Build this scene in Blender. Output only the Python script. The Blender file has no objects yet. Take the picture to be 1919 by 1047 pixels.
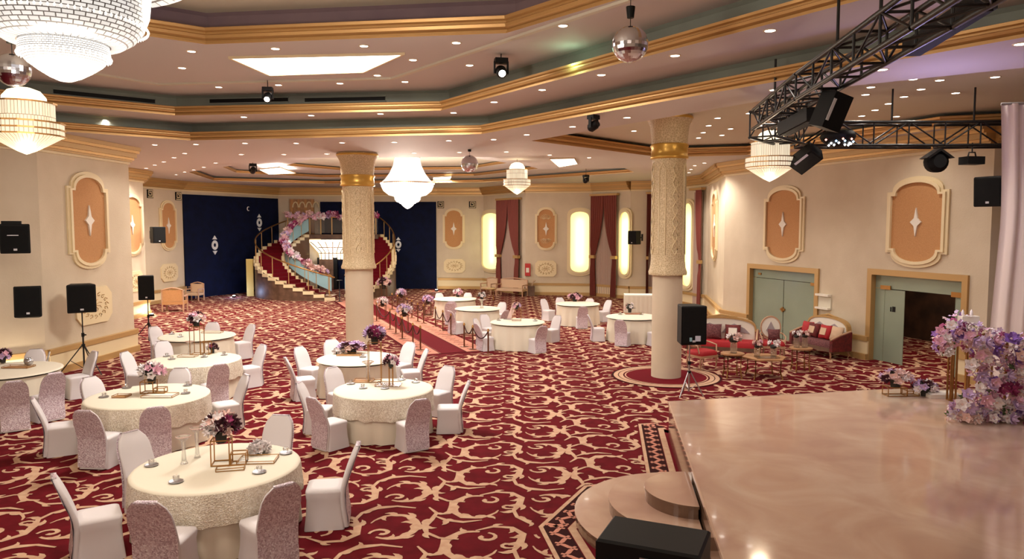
import bpy, math, random
from math import sin, cos, pi, radians, sqrt, atan2
from mathutils import Vector, Matrix
from mathutils.geometry import tessellate_polygon
random.seed(7)
R = random.Random(11)
scn = bpy.context.scene
COL = scn.collection

# ------------------------------------------------------------------ camera
FPX, PITCH, CAMH = 1370.0, radians(4.1), 3.5
cd = bpy.data.cameras.new('camera'); cam = bpy.data.objects.new('camera', cd); COL.objects.link(cam)
cam.location = (0, 0, CAMH); cam.rotation_euler = (pi/2 - PITCH, 0, 0)
cd.sensor_width = 36.0; cd.lens = 36.0*FPX/1919.0; cd.clip_end = 200
scn.camera = cam
# ------------------------------------------------------------------ world, exposure
wd = bpy.data.worlds.new('world'); scn.world = wd; wd.use_nodes = True
wd.node_tree.nodes['Background'].inputs[0].default_value = (.9, .8, .7, 1)
wd.node_tree.nodes['Background'].inputs[1].default_value = 0.05
scn.view_settings.view_transform = 'Standard'; scn.view_settings.look = 'None'
scn.view_settings.gamma = 1.0; scn.view_settings.use_curve_mapping = False
scn.view_settings.exposure = -0.06
scn.cycles.max_bounces = 6; scn.cycles.diffuse_bounces = 4; scn.cycles.glossy_bounces = 3
scn.cycles.transmission_bounces = 4; scn.cycles.sample_clamp_indirect = 4.0
scn.cycles.caustics_reflective = False; scn.cycles.caustics_refractive = False
try: scn.cycles.use_denoising = True
except Exception: pass

def lamp(kind, loc, power, col=(1, .91, .82), size=.1, spot=None, blend=.6, rot=(0, 0, 0)):
    l = bpy.data.lights.new('lamp_light', kind); l.energy = power; l.color = col
    if kind in ('POINT', 'SPOT'): l.shadow_soft_size = size
    if kind == 'SPOT': l.spot_size = radians(spot or 120); l.spot_blend = blend
    if kind == 'AREA': l.shape = 'RECTANGLE'; l.size = size; l.size_y = spot or size
    o = bpy.data.objects.new('lamp_light', l); o.location = loc; o.rotation_euler = rot; COL.objects.link(o)
    return o

# ------------------------------------------------------------------ from the photograph's measurements to places in the hall
CP, SP = cos(PITCH), sin(PITCH)
def ray(x, y):
    a = x-959.5; b = y-523.5
    return Vector((a, FPX*CP - b*SP, -FPX*SP - b*CP))
def W(x, y, z=0.0):
    d = ray(x, y); t = (z-CAMH)/d.z; return Vector((d.x*t, d.y*t, z))
def D(x, y, dist):
    d = ray(x, y); t = dist/d.y; return Vector((d.x*t, dist, CAMH+d.z*t))

# ------------------------------------------------------------------ materials
MT = {}
def mat(name, col, rough=.6, metal=0., emit=None, es=1., noise=None, bump=0., bscale=40., alpha=None, trans=0., coat=0., col2=None, spec=None):
    m = bpy.data.materials.new(name); m.use_nodes = True; nt = m.node_tree; N = nt.nodes; L = nt.links
    b = N['Principled BSDF']
    b.inputs['Base Color'].default_value = (*col, 1); b.inputs['Roughness'].default_value = rough
    b.inputs['Metallic'].default_value = metal
    if spec is not None: b.inputs['Specular IOR Level'].default_value = spec
    if trans: b.inputs['Transmission Weight'].default_value = trans
    if coat: b.inputs['Coat Weight'].default_value = coat; b.inputs['Coat Roughness'].default_value = .05
    if alpha is not None: b.inputs['Alpha'].default_value = alpha
    if emit: b.inputs['Emission Color'].default_value = (*emit, 1); b.inputs['Emission Strength'].default_value = es
    tc = N.new('ShaderNodeTexCoord')
    if noise:
        n = N.new('ShaderNodeTexNoise'); n.inputs['Scale'].default_value = noise; n.inputs['Detail'].default_value = 4
        L.new(tc.outputs['Object'], n.inputs['Vector'])
        r = N.new('ShaderNodeValToRGB'); c2 = col2 or tuple(c*.86 for c in col)
        r.color_ramp.elements[0].color = (*c2, 1); r.color_ramp.elements[0].position = .35
        r.color_ramp.elements[1].color = (*col, 1); r.color_ramp.elements[1].position = .65
        L.new(n.outputs['Fac'], r.inputs['Fac']); L.new(r.outputs['Color'], b.inputs['Base Color'])
    if bump:
        n2 = N.new('ShaderNodeTexNoise'); n2.inputs['Scale'].default_value = bscale; n2.inputs['Detail'].default_value = 3
        L.new(tc.outputs['Object'], n2.inputs['Vector'])
        bp = N.new('ShaderNodeBump'); bp.inputs['Strength'].default_value = bump; bp.inputs['Distance'].default_value = .02
        L.new(n2.outputs['Fac'], bp.inputs['Height']); L.new(bp.outputs['Normal'], b.inputs['Normal'])
    MT[name] = m
    return m
def s2l(*c): return tuple((v/255/12.92 if v/255 <= .04045 else ((v/255+.055)/1.055)**2.4) for v in c)

mat('wall', s2l(212, 197, 173), .75, noise=1.2, col2=s2l(204, 188, 163), bump=.15, bscale=25)
mat('soffit', s2l(206, 198, 194), .7)
mat('soffit_pale', s2l(214, 208, 190), .7)
mat('band', s2l(146, 154, 142), .7, noise=.6, col2=s2l(126, 132, 126))
mat('band_violet', s2l(140, 118, 122), .7, noise=.5, col2=s2l(112, 92, 104))
mat('gold', s2l(206, 164, 106), .38, .5)
mat('gold_paint', s2l(188, 152, 98), .45, .25)
mat('gold_bright', s2l(214, 172, 84), .32, .6)
mat('moulding', s2l(230, 212, 172), .5)
mat('tan', s2l(202, 152, 102), .8, noise=60, col2=s2l(186, 134, 86), bump=.4, bscale=90)
mat('star', s2l(232, 226, 214), .5)
mat('navy', s2l(8, 18, 52), .85, noise=3, col2=s2l(6, 14, 40), spec=.2)
mat('white_mark', s2l(225, 228, 230), .5)
mat('carpet_red', s2l(104, 18, 28), .95, noise=5, col2=s2l(88, 13, 21), bump=.3, bscale=200, spec=.1)
mat('carpet_cream', s2l(202, 168, 140), .95, noise=9, col2=s2l(190, 150, 124), spec=.1)
mat('carpet_pink', s2l(206, 140, 120), .95, noise=60, spec=.1)
mat('carpet_dark', s2l(52, 20, 20), .95, spec=.1)
mat('carpet_plain', s2l(102, 16, 27), .95, spec=.1)
mat('chair_white', s2l(216, 210, 212), .6, bump=.06, bscale=6)
mat('cloth', s2l(226, 217, 198), .75)
mat('black', s2l(10, 10, 11), .55, spec=.25)
mat('black_metal', s2l(24, 22, 22), .4, .3)
mat('grille', s2l(8, 8, 9), .6, spec=.2, bump=.6, bscale=300)
mat('silver', s2l(190, 190, 195), .3, .9)
mat('logo', s2l(200, 200, 205), .4)
mat('mirror', s2l(215, 215, 225), .16, 1.)
mat('glow', (1, .95, .88), .5, emit=(1, .93, .82), es=14)
mat('glow_soft', (1, .9, .7), .5, emit=(1, .80, .50), es=2.6)
mat('glow_white', (1, .97, .93), .5, emit=(1, .94, .86), es=5.5)
mat('glow_niche', s2l(235, 235, 170), .5, emit=(.80, .82, .38), es=.95)
mat('crystal', (.95, .93, .9), .12, 0, emit=(1, .92, .82), es=1.0)
mat('crystal_warm', (.95, .85, .65), .2, 0, emit=(1, .72, .42), es=1.0)
mat('brass', s2l(170, 125, 70), .35, .8)
mat('bronze', s2l(112, 70, 48), .4, .6)
mat('rope', s2l(60, 14, 20), .8)
mat('green_glass', s2l(148, 162, 142), .18, spec=.6, noise=.4, col2=s2l(136, 148, 130))
mat('clear_glass', (.92, .96, .95), .04, trans=.9, alpha=.35)
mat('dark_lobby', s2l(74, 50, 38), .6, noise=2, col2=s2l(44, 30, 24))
mat('wood', s2l(112, 84, 66), .45, noise=3, col2=s2l(84, 60, 46))
mat('wood_light', s2l(186, 140, 98), .45, noise=5, col2=s2l(160, 116, 78))
mat('beige_fabric', s2l(206, 176, 146), .85, bump=.3, bscale=60)
mat('red_fabric', s2l(170, 24, 34), .7)
mat('maroon', s2l(116, 32, 30), .75, noise=14, col2=s2l(84, 24, 26))
mat('striped', s2l(120, 70, 70), .8, noise=30, col2=s2l(84, 40, 44))
mat('grey_fabric', s2l(168, 156, 158), .8)
mat('white_fabric', s2l(236, 230, 216), .8)
mat('curtain_red', s2l(124, 54, 42), .7, bump=.1, bscale=8)
mat('sheer', s2l(176, 150, 136), .8)
mat('drape', s2l(238, 222, 212), .7)
mat('leaf_dark', s2l(46, 44, 38), .6)
mat('leaf_green', s2l(86, 110, 60), .6)
mat('petal_white', s2l(244, 236, 236), .6)
mat('petal_pink', s2l(232, 186, 204), .6)
mat('petal_lilac', s2l(216, 190, 226), .6)
mat('petal_magenta', s2l(160, 60, 110), .6)
mat('petal_plum', s2l(70, 26, 40), .6)
mat('petal_purple', s2l(150, 108, 186), .6)
mat('petal_blush', s2l(236, 204, 196), .6)
mat('red_sign', s2l(190, 40, 36), .5)
mat('yellow_panel', s2l(214, 190, 110), .6)
mat('blue_glass', s2l(150, 190, 200), .2)
mat('screen', s2l(200, 205, 220), .4)
mat('chair_wood', s2l(190, 150, 120), .5)

def sequin(name, c1, c2, c3, metal=.35):
    m = mat(name, c1, .35, metal); nt = m.node_tree; N = nt.nodes; L = nt.links; b = N['Principled BSDF']
    tc = N.new('ShaderNodeTexCoord'); v = N.new('ShaderNodeTexVoronoi'); v.inputs['Scale'].default_value = 70
    L.new(tc.outputs['Object'], v.inputs['Vector'])
    r = N.new('ShaderNodeValToRGB'); e = r.color_ramp.elements
    e[0].color = (*c2, 1); e[1].color = (*c1, 1); e[0].position = .1; e[1].position = .6
    x = e.new(.93); x.color = (*c3, 1)
    L.new(v.outputs['Color'], r.inputs['Fac']); 
    n = N.new('ShaderNodeTexNoise'); n.inputs['Scale'].default_value = 9; L.new(tc.outputs['Object'], n.inputs['Vector'])
    mx = N.new('ShaderNodeMix'); mx.data_type = 'RGBA'; mx.blend_type = 'MULTIPLY'; mx.inputs[0].default_value = .1
    L.new(r.outputs['Color'], mx.inputs[6]); L.new(n.outputs['Fac'], mx.inputs[7]); L.new(mx.outputs[2], b.inputs['Base Color'])
    bp = N.new('ShaderNodeBump'); bp.inputs['Strength'].default_value = .7; bp.inputs['Distance'].default_value = .01
    L.new(v.outputs['Distance'], bp.inputs['Height']); L.new(bp.outputs['Normal'], b.inputs['Normal'])
sequin('sequin', s2l(232, 216, 226), s2l(184, 158, 172), s2l(255, 250, 255), .12)
sequin('lace', s2l(240, 230, 210), s2l(206, 192, 170), s2l(255, 250, 238), .04)

def marble():
    m = mat('marble', s2l(196, 150, 120), .10); nt = m.node_tree; N = nt.nodes; L = nt.links; b = N['Principled BSDF']
    tc = N.new('ShaderNodeTexCoord'); n = N.new('ShaderNodeTexNoise'); n.inputs['Scale'].default_value = .9; n.inputs['Detail'].default_value = 5
    n.inputs['Distortion'].default_value = 1.2
    L.new(tc.outputs['Object'], n.inputs['Vector']); r = N.new('ShaderNodeValToRGB'); e = r.color_ramp.elements
    e[0].position = .3; e[0].color = (*s2l(184, 148, 130), 1); e[1].position = .7; e[1].color = (*s2l(208, 182, 160), 1)
    x = e.new(.5); x.color = (*s2l(197, 165, 143), 1)
    L.new(n.outputs['Fac'], r.inputs['Fac']); L.new(r.outputs['Color'], b.inputs['Base Color'])
    b.inputs['Coat Weight'].default_value = .3; b.inputs['Coat Roughness'].default_value = .03
marble()
mat('riser', s2l(110, 84, 68), .12, coat=.3)
def carved():
    m = mat('carved', s2l(214, 190, 146), .55); nt = m.node_tree; N = nt.nodes; L = nt.links; b = N['Principled BSDF']
    tc = N.new('ShaderNodeTexCoord'); v = N.new('ShaderNodeTexVoronoi'); v.feature = 'DISTANCE_TO_EDGE'; v.inputs['Scale'].default_value = 20
    L.new(tc.outputs['Object'], v.inputs['Vector']); r = N.new('ShaderNodeValToRGB'); e = r.color_ramp.elements
    e[0].position = .0; e[0].color = (*s2l(232, 214, 178), 1); e[1].position = .12; e[1].color = (*s2l(196, 174, 136), 1)
    L.new(v.outputs['Distance'], r.inputs['Fac']); L.new(r.outputs['Color'], b.inputs['Base Color'])
    bp = N.new('ShaderNodeBump'); bp.inputs['Strength'].default_value = .6; bp.inputs['Distance'].default_value = .02; bp.invert = True
    L.new(v.outputs['Distance'], bp.inputs['Height']); L.new(bp.outputs['Normal'], b.inputs['Normal'])
carved()
def crystal_mesh(name, base, glow, es, sc, dark):
    m = mat(name, base, .3, emit=glow, es=es); nt = m.node_tree; N = nt.nodes; L = nt.links; b = N['Principled BSDF']
    tc = N.new('ShaderNodeTexCoord'); v = N.new('ShaderNodeTexBrick'); v.inputs['Scale'].default_value = sc
    v.inputs['Mortar Size'].default_value = .03; v.inputs['Color1'].default_value = (*glow, 1); v.inputs['Color2'].default_value = (*[g*.8 for g in glow], 1)
    v.inputs['Mortar'].default_value = (*dark, 1)
    if 'warm' in name: v.inputs['Brick Width'].default_value = .35; v.inputs['Row Height'].default_value = 1.6
    L.new(tc.outputs['UV'], v.inputs['Vector']); L.new(v.outputs['Color'], b.inputs['Emission Color'])
crystal_mesh('crystal_skin', (.25, .24, .22), (1, .95, .88), 1.7, 12, (.0, .0, .0))
crystal_mesh('crystal_skin_near', (.14, .13, .12), (1, .95, .88), .95, 7, (.02, .02, .02))
crystal_mesh('crystal_skin_warm', (.3, .24, .16), (1, .84, .60), .95, 6, (.12, .06, .02))

# ------------------------------------------------------------------ mesh builder
class MB:
    def __init__(s): s.v = []; s.f = []; s.m = []; s.s = []; s.ms = []; s.uv = {}
    def mi(s, m):
        if m not in s.ms: s.ms.append(m)
        return s.ms.index(m)
    def add(s, vs, fs, m, smooth=False):
        o = len(s.v); k = s.mi(m); s.v += [tuple(v) for v in vs]
        for f in fs: s.f.append(tuple(i+o for i in f)); s.m.append(k); s.s.append(smooth)
    def box(s, x0, x1, y0, y1, z0, z1, m, M=None):
        vs = [Vector((x, y, z)) for z in (z0, z1) for y in (y0, y1) for x in (x0, x1)]
        if M is not None: vs = [M @ v for v in vs]
        s.add(vs, [(0, 2, 3, 1), (4, 5, 7, 6), (0, 1, 5, 4), (2, 6, 7, 3), (0, 4, 6, 2), (1, 3, 7, 5)], m); return s
    def loft(s, rings, m, cap0=True, cap1=True, smooth=True, closed=True):
        n = len(rings[0]); vs = [p for r in rings for p in r]; fs = []
        for i in range(len(rings)-1):
            for j in range(n if closed else n-1):
                k = (j+1) % n; fs.append((i*n+j, i*n+k, (i+1)*n+k, (i+1)*n+j))
        s.add(vs, fs, m, smooth)
        if cap0: s.add(rings[0], [tuple(range(n))[::-1]], m)
        if cap1: s.add(rings[-1], [tuple(range(n))], m)
        return s
    def lathe(s, prof, m, n=24, c=(0, 0, 0), smooth=True, cap=True, a0=0, ry=1.0):
        rings = [[(c[0]+r*cos(a0+2*pi*j/n), c[1]+ry*r*sin(a0+2*pi*j/n), c[2]+z) for j in range(n)] for r, z in prof]
        return s.loft(rings, m, cap and prof[0][0] > 1e-4, cap and prof[-1][0] > 1e-4, smooth)
    def tube(s, pts, r, m, n=6, smooth=True):
        pts = [Vector(p) for p in pts]; rings = []
        for i, p in enumerate(pts):
            t = (pts[min(i+1, len(pts)-1)]-pts[max(i-1, 0)]).normalized()
            u = t.cross(Vector((0, 0, 1)))
            if u.length < 1e-3: u = Vector((1, 0, 0))
            u.normalize(); w = u.cross(t); rr = r[i] if isinstance(r, (list, tuple)) else r
            rings.append([p+(u*cos(2*pi*j/n)+w*sin(2*pi*j/n))*rr for j in range(n)])
        return s.loft(rings, m, smooth=smooth)
    def poly(s, pts, m, holes=()):
        loops = [[Vector(p) for p in pts]]+[[Vector(p) for p in h] for h in holes]
        tri = tessellate_polygon(loops); flat = [p for l in loops for p in l]
        s.add(flat, tri, m); return s
    def prism(s, pts, y0, y1, m, smooth=False):   # outline in x,z extruded along y
        n = len(pts); vs = [(x, y0, z) for x, z in pts]+[(x, y1, z) for x, z in pts]
        s.add(vs, [(i, (i+1) % n, n+(i+1) % n, n+i) for i in range(n)], m, smooth)
        s.poly([(x, y0, z) for x, z in pts], m); s.poly([(x, y1, z) for x, z in pts], m); return s
    def band(s, outer, inner, y0, y1, m):         # ring between two outlines in x,z
        n = len(outer); P = lambda o, y: [(x, y, z) for x, z in o]
        vs = P(outer, y0)+P(inner, y0)+P(outer, y1)+P(inner, y1); fs = []
        for i in range(n):
            j = (i+1) % n
            fs += [(i, j, n+j, n+i), (2*n+i, 3*n+i, 3*n+j, 2*n+j), (i, 2*n+i, 2*n+j, j), (n+i, n+j, 3*n+j, 3*n+i)]
        s.add(vs, fs, m); return s
    def build(s, name, parent=None, loc=None, rz=None, uvcyl=False):
        me = bpy.data.meshes.new(name); me.from_pydata(s.v, [], s.f)
        for m in s.ms: me.materials.append(MT[m])
        me.polygons.foreach_set('material_index', s.m); me.polygons.foreach_set('use_smooth', s.s)
        if uvcyl:
            uv = me.uv_layers.new(name='UV')
            for p in me.polygons:
                a = [atan2(me.vertices[v].co.y, me.vertices[v].co.x)/(2*pi) for v in p.vertices]
                for li, v, an in zip(p.loop_indices, p.vertices, a):
                    if an-a[0] > .5: an -= 1
                    if a[0]-an > .5: an += 1
                    uv.data[li].uv = (an*3.2, me.vertices[v].co.z*1.2)
        me.update()
        o = bpy.data.objects.new(name, me); COL.objects.link(o)
        if parent: o.parent = parent
        if loc is not None: o.location = loc
        if rz is not None: o.rotation_euler = (0, 0, rz)
        return o

def tag(o, label, cat, group=None, kind=None):
    o['label'] = label; o['category'] = cat
    if group: o['group'] = group
    if kind: o['kind'] = kind
    return o
def thing(name, label, cat, loc=(0, 0, 0), rz=0, group=None, s=1.0):
    o = bpy.data.objects.new(name, None); COL.objects.link(o); o.empty_display_size = .1
    o.location = loc; o.rotation_euler = (0, 0, rz); o.scale = (s, s, s)
    return tag(o, label, cat, group)
def struct(o, label=None):
    o['kind'] = 'structure'
    if label: o['label'] = label; o['category'] = o.name.split('_')[0].split('.')[0]
    return o
def copy_tree(o, parent=None):
    c = o.copy(); COL.objects.link(c); c.parent = parent
    for ch in o.children: copy_tree(ch, c)
    return c
def place(o, loc, rz=None, s=None, label=None, group=None):
    o.location = loc
    if rz is not None: o.rotation_euler = (0, 0, rz)
    if s is not None: o.scale = (s, s, s)
    if label: o['label'] = label
    if group: o['group'] = group
    return o
ORD = ['first', 'second', 'third', 'fourth', 'fifth', 'sixth', 'seventh', 'eighth', 'ninth', 'tenth', 'eleventh', 'twelfth', 'thirteenth', 'fourteenth', 'fifteenth', 'sixteenth', 'seventeenth', 'eighteenth', 'nineteenth', 'twentieth']
ORD += ['twenty-'+w for w in ORD[:9]]

# ------------------------------------------------------------------ the setting: walls
class Wall:
    def __init__(s, p, q, name, openings=(), h=5.7, m='wall', base=True, cornice=True):
        s.p = Vector((*p, 0)); s.q = Vector((*q, 0)); s.d = (s.q-s.p); s.L = s.d.length; s.d.normalize()
        s.n = Vector((-s.d.y, s.d.x, 0)); s.rz = atan2(s.d.y, s.d.x)
        b = MB(); cuts = sorted(openings); u = 0
        for (a, c, z) in cuts:
            b.box(u, a, 0, .2, 0, h, m); b.box(a, c, 0, .2, z, h, m); u = c
        b.box(u, s.L, 0, .2, 0, h, m)
        o = struct(b.build(name, loc=s.p, rz=s.rz)); s.o = o
        segs = []; u = 0
        for (a, c, z) in cuts: segs.append((u, a)); u = c
        segs.append((u, s.L))
        side = name.split('_', 1)[1]
        if base:
            t = MB()
            for a, c in segs:
                if c-a < .05: continue
                t.box(a, c, -.16, -.001, 0, .16, 'gold_paint'); t.box(a, c, -.10, -.001, .16, .50, 'moulding'); t.box(a, c, -.13, -.001, .50, .62, 'gold_paint')
            struct(t.build('baseboard_'+side, loc=s.p, rz=s.rz))
        if cornice:
            t = MB(); ext = .0
            for (y0, z0, z1, mm) in ((-.05, 5.24, 5.30, 'moulding'), (-.12, 5.30, 5.35, 'gold_paint'), (-.18, 5.35, 5.41, 'gold'), (-.26, 5.41, 5.53, 'gold_paint'), (-.34, 5.53, 5.60, 'gold'), (-.38, 5.60, 5.698, 'gold_paint')):
                t.box(0, s.L, y0, -.001, z0, z1, mm)
            struct(t.build('trim_'+side, loc=s.p, rz=s.rz))
    def hit(s, x, y):
        d = ray(x, y); o = Vector((0, 0, CAMH)); t = (s.p-o).dot(s.n)/d.dot(s.n); P = o+d*t
        return (P-s.p).dot(s.d), P.z
    def pt(s, u, z, out=0.0):
        return Vector((s.p.x+s.d.x*u-s.n.x*out, s.p.y+s.d.y*u-s.n.y*out, z))
W0 = Wall((-14.0, 13.2), (-10.95, 17.0), 'wall_left')
W1 = Wall((-10.95, 17.0), (-10.72, 20.6), 'wall_left')
W1b = Wall((-10.72, 20.6), (-14.5, 22.5), 'wall_left', cornice=False)
W2 = Wall((-14.5, 22.5), (-14.55, 29.0), 'wall_left')
W2b = Wall((-14.55, 29.0), (-16.45, 32.4), 'wall_left')
W3 = Wall((-16.45, 32.4), (-16.0, 35.6), 'wall_left')
W4 = Wall((-16.0, 35.6), (-13.2, 41.4), 'wall_back', base=False)
W5 = Wall((-13.2, 41.4), (-4.2, 41.5), 'wall_back', base=False)
W5b = Wall((-4.2, 41.5), (-1.6, 41.3), 'wall_back')
W6 = Wall((-1.6, 41.3), (.7, 37.8), 'wall_back')
W7 = Wall((.7, 37.8), (4.1, 37.3), 'wall_back')
W8 = Wall((4.1, 37.3), (5.75, 35.6), 'wall_back')
W9 = Wall((5.75, 35.6), (7.1, 35.4), 'wall_right')
W10 = Wall((7.1, 35.4), (8.3, 31.0), 'wall_right')
W11 = Wall((8.3, 31.0), (7.4, 25.5), 'wall_right')
_t = Wall.__new__(Wall); _t.p = Vector((7.4, 25.5, 0)); _t.d = Vector((3.06, -9.5, 0)).normalized(); _t.n = Vector((-_t.d.y, _t.d.x, 0))
def _r(x0, x1, yt, xm): return (_t.hit(x0, 560)[0], _t.hit(x1, 560)[0], _t.hit(xm, yt)[1])
OPEN1 = _r(1406, 1529, 506, 1467); OPEN2 = _r(1634, 1806, 519, 1720)
W12 = Wall((7.4, 25.5), (10.46, 16.0), 'wall_right', openings=[OPEN1, OPEN2])
W13 = Wall((10.46, 16.0), (17.0, 15.2), 'wall_right')
Wall((17.0, 15.2), (17.0, -4.2), 'wall_right', base=False, cornice=False)
Wall((17.0, -4.2), (-14.0, -4.2), 'wall_front', base=False, cornice=False)
Wall((-14.0, -4.2), (-14.0, 13.2), 'wall_left', base=False, cornice=False)

# ------------------------------------------------------------------ ceiling with stepped coffers
def inset(poly, d):
    n = len(poly); out = []
    area = sum(poly[i][0]*poly[(i+1) % n][1]-poly[(i+1) % n][0]*poly[i][1] for i in range(n))
    sg = 1 if area > 0 else -1
    for i in range(n):
        a, b, c = Vector(poly[i-1]), Vector(poly[i]), Vector(poly[(i+1) % n])
        e1 = (b-a).normalized(); e2 = (c-b).normalized()
        n1 = Vector((-e1.y, e1.x))*sg; n2 = Vector((-e2.y, e2.x))*sg
        k = n1+n2; k = k/max(.3, k.dot(n1)) ; out.append((b.x+k.x*d, b.y+k.y*d))
    return out
GOLD_PROF = [(0, 0), (0, .022), (-.035, .03), (-.035, .05), (.015, .075), (.03, .11), (.0, .125), (.0, .15), (.04, .165), (.05, .2), (.0, .215)]
def coffer(poly, z0, z1, gh=1.0, setback=.30, bandmat='band', name='trim_ceiling'):
    # gold moulding rising from the soffit edge, then a recessed coloured band up to the next soffit
    prof = [(-o, z0+h*gh) for o, h in [(-a, b) for a, b in GOLD_PROF]]
    rings = [[(x, y, z0+h*gh) for x, y in inset(poly, -(-o))] for o, h in [(a, b) for a, b in GOLD_PROF]]
    b = MB(); b.loft(rings, 'gold', False, False, smooth=False)
    zt = z0+.215*gh
    back = inset(poly, -setback); b.loft([[(x, y, zt) for x, y in inset(poly, 0)], [(x, y, zt) for x, y in back]], 'gold_paint', False, False, smooth=False)
    o = struct(b.build(name))
    c = MB(); c.loft([[(x, y, zt) for x, y in back], [(x, y, z1-.05) for x, y in back], [(x, y, z1) for x, y in inset(poly, -setback+.06)]], bandmat, False, False, smooth=False)
    struct(c.build(name))
    return back
RING1 = [(-8.19, 18.82), (-.73, 17.54), (7.3, 6.9), (7.3, -3.9), (-13.6, -3.9), (-13.6, 14.35)]
RING2 = [(-8.02, 17.63), (-1.62, 16.91), (6.3, 5.6), (6.3, -3.4), (-13.0, -3.4), (-13.0, 13.55)]
RING3 = [(-5.3, 12.9), (-.1, 12.17), (3.7, 7.9), (3.7, -2.5), (-9.6, -2.5), (-9.6, 9.7)]
CB = [(-7.33, 23.6), (-.58, 23.2), (1.07, 28.1), (4.2, 27.6), (4.9, 29.6), (-1.4, 36.2), (-9.5, 37.3), (-14.1, 34.8), (-13.0, 29.6)]
CC = [(.5, 18.9), (4.7, 23.3), (7.2, 22.6), (9.6, 16.6), (15.5, 14.4), (15.5, 8.5), (9.4, 8.6), (5.2, 11.7), (3.3, 14.6)]
b = MB(); Z = lambda P, z: [(x, y, z) for x, y in P]
b.poly(Z([(-18.6, -5), (18.6, -5), (18.6, 45), (-18.6, 45)], 5.7), 'soffit', [Z(RING1, 5.7), Z(CB, 5.7), Z(CC, 5.7)])
struct(b.build('ceiling'))
k1 = coffer(RING1, 5.7, 6.15); b = MB(); b.poly(Z(k1, 6.15), 'soffit', [Z(RING2, 6.15)]); struct(b.build('ceiling'))
k2 = coffer(RING2, 6.15, 6.65); b = MB(); b.poly(Z(k2, 6.65), 'soffit', [Z(RING3, 6.65)]); struct(b.build('ceiling'))
k3 = coffer(RING3, 6.65, 7.25, 1.35, bandmat='band_violet'); b = MB(); b.poly(Z(k3, 7.25), 'soffit_pale'); struct(b.build('ceiling'))
kb = coffer(CB, 5.7, 5.9, .6, .22); CB2 = inset([(-7.2, 24.6), (-1.2, 24.3), (1.2, 30.2), (-1.8, 34.6), (-9.2, 35.6), (-12.2, 32.6), (-11.4, 28.6)], 0)
b = MB(); b.poly(Z(kb, 5.9), 'soffit', [Z(CB2, 5.9)]); struct(b.build('ceiling'))
kb2 = coffer(CB2, 5.9, 6.05, .5, .2); CB3 = [(-6.8, 26.6), (-2.0, 26.2), (-.2, 29.4), (-2.0, 32.6), (-7.6, 33.2), (-9.4, 30.6)]
b = MB(); b.poly(Z(kb2, 6.05), 'soffit', [Z(CB3, 6.05)]); struct(b.build('ceiling'))
kb3 = coffer(CB3, 6.05, 6.2, .5, .15); b = MB(); b.poly(Z(kb3, 6.2), 'soffit_pale'); struct(b.build('ceiling'))
kc = coffer(CC, 5.7, 6.05, 1.3); 
CCI = [(8.3+5.0*cos(a)*(1+.06*sin(5*a)), 14.3+4.4*sin(a)*(1+.06*sin(5*a))) for a in [2*pi*i/40 for i in range(40)]]
CCI = [(x-.6*max(0, (18-y)*.0), y) for x, y in CCI]
b = MB(); b.poly(Z(kc, 6.05), 'soffit_pale'); struct(b.build('ceiling'))

MP = [W(60, 118, 6.63), W(297, 158, 6.63), W(735, 147, 6.63), W(960, 72, 6.63), W(1180, 0, 6.63)]
b = MB()
for i in range(4):
    a_, c_ = MP[i], MP[i+1]; d_ = (c_-a_).normalized(); n_ = Vector((-d_.y, d_.x, 0))*.045
    b.box(0, (c_-a_).length+.02, -.045, .045, -.02, .02, 'soffit_pale', Matrix.Translation(a_) @ Matrix.Rotation(atan2(d_.y, d_.x), 4, 'Z'))
struct(b.build('trim_ceiling'))
# ------------------------------------------------------------------ floor with woven scroll carpet
def inpoly(x, y, P):
    c = False; n = len(P); j = n-1
    for i in range(n):
        if (P[i][1] > y) != (P[j][1] > y) and x < (P[j][0]-P[i][0])*(y-P[i][1])/(P[j][1]-P[i][1])+P[i][0]: c = not c
        j = i
    return c
STAGE = [(2.62, 12.02), (6.7, 12.95), (9.3, 12.9), (11.2, 11.6), (12.0, 3.0), (1.45, 3.0)]
STEPC = (2.12, 8.25)
def borderpath():
    p = [W(1232, 793), W(1196, 795), W(1213, 897), W(1095, 911), W(1009, 988), W(1046, 1060)]
    return [(v.x, v.y) for v in p]
BP = borderpath()
AISLE_A, AISLE_B = W(690, 574), W(850, 661)
def aisle_pt(t, w):
    a, c = Vector((AISLE_A.x, AISLE_A.y)), Vector((AISLE_B.x, AISLE_B.y)); d = (c-a).normalized(); nn = Vector((-d.y, d.x))
    return a+d*t+nn*w
AL = (Vector((AISLE_B.x, AISLE_B.y))-Vector((AISLE_A.x, AISLE_A.y))).length
C2 = (3.62, 16.98); C1 = (-4.61, 21.99)
def excluded(x, y):
    if (x-C2[0])**2+(y-C2[1])**2 < 1.27**2: return True
    if inpoly(x, y, [BP[0], BP[1], BP[2], BP[3], BP[4], BP[5], (1.2, 3), (8, 3), (8, 12.9), (3.6, 12.95)]): return True
    a = Vector((AISLE_A.x, AISLE_A.y)); v = Vector((x, y))-a; d = (Vector((AISLE_B.x, AISLE_B.y))-a).normalized()
    t = v.dot(d); w = v.dot(Vector((-d.y, d.x)))
    if -3 < t < AL+.5 and abs(w) < 1.12: return True
    return False
FL = MB(); FL.add([(-19, -5, 0), (22, -5, 0), (22, 45, 0), (-19, 45, 0)], [(0, 1, 2, 3)], 'carpet_red')
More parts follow.
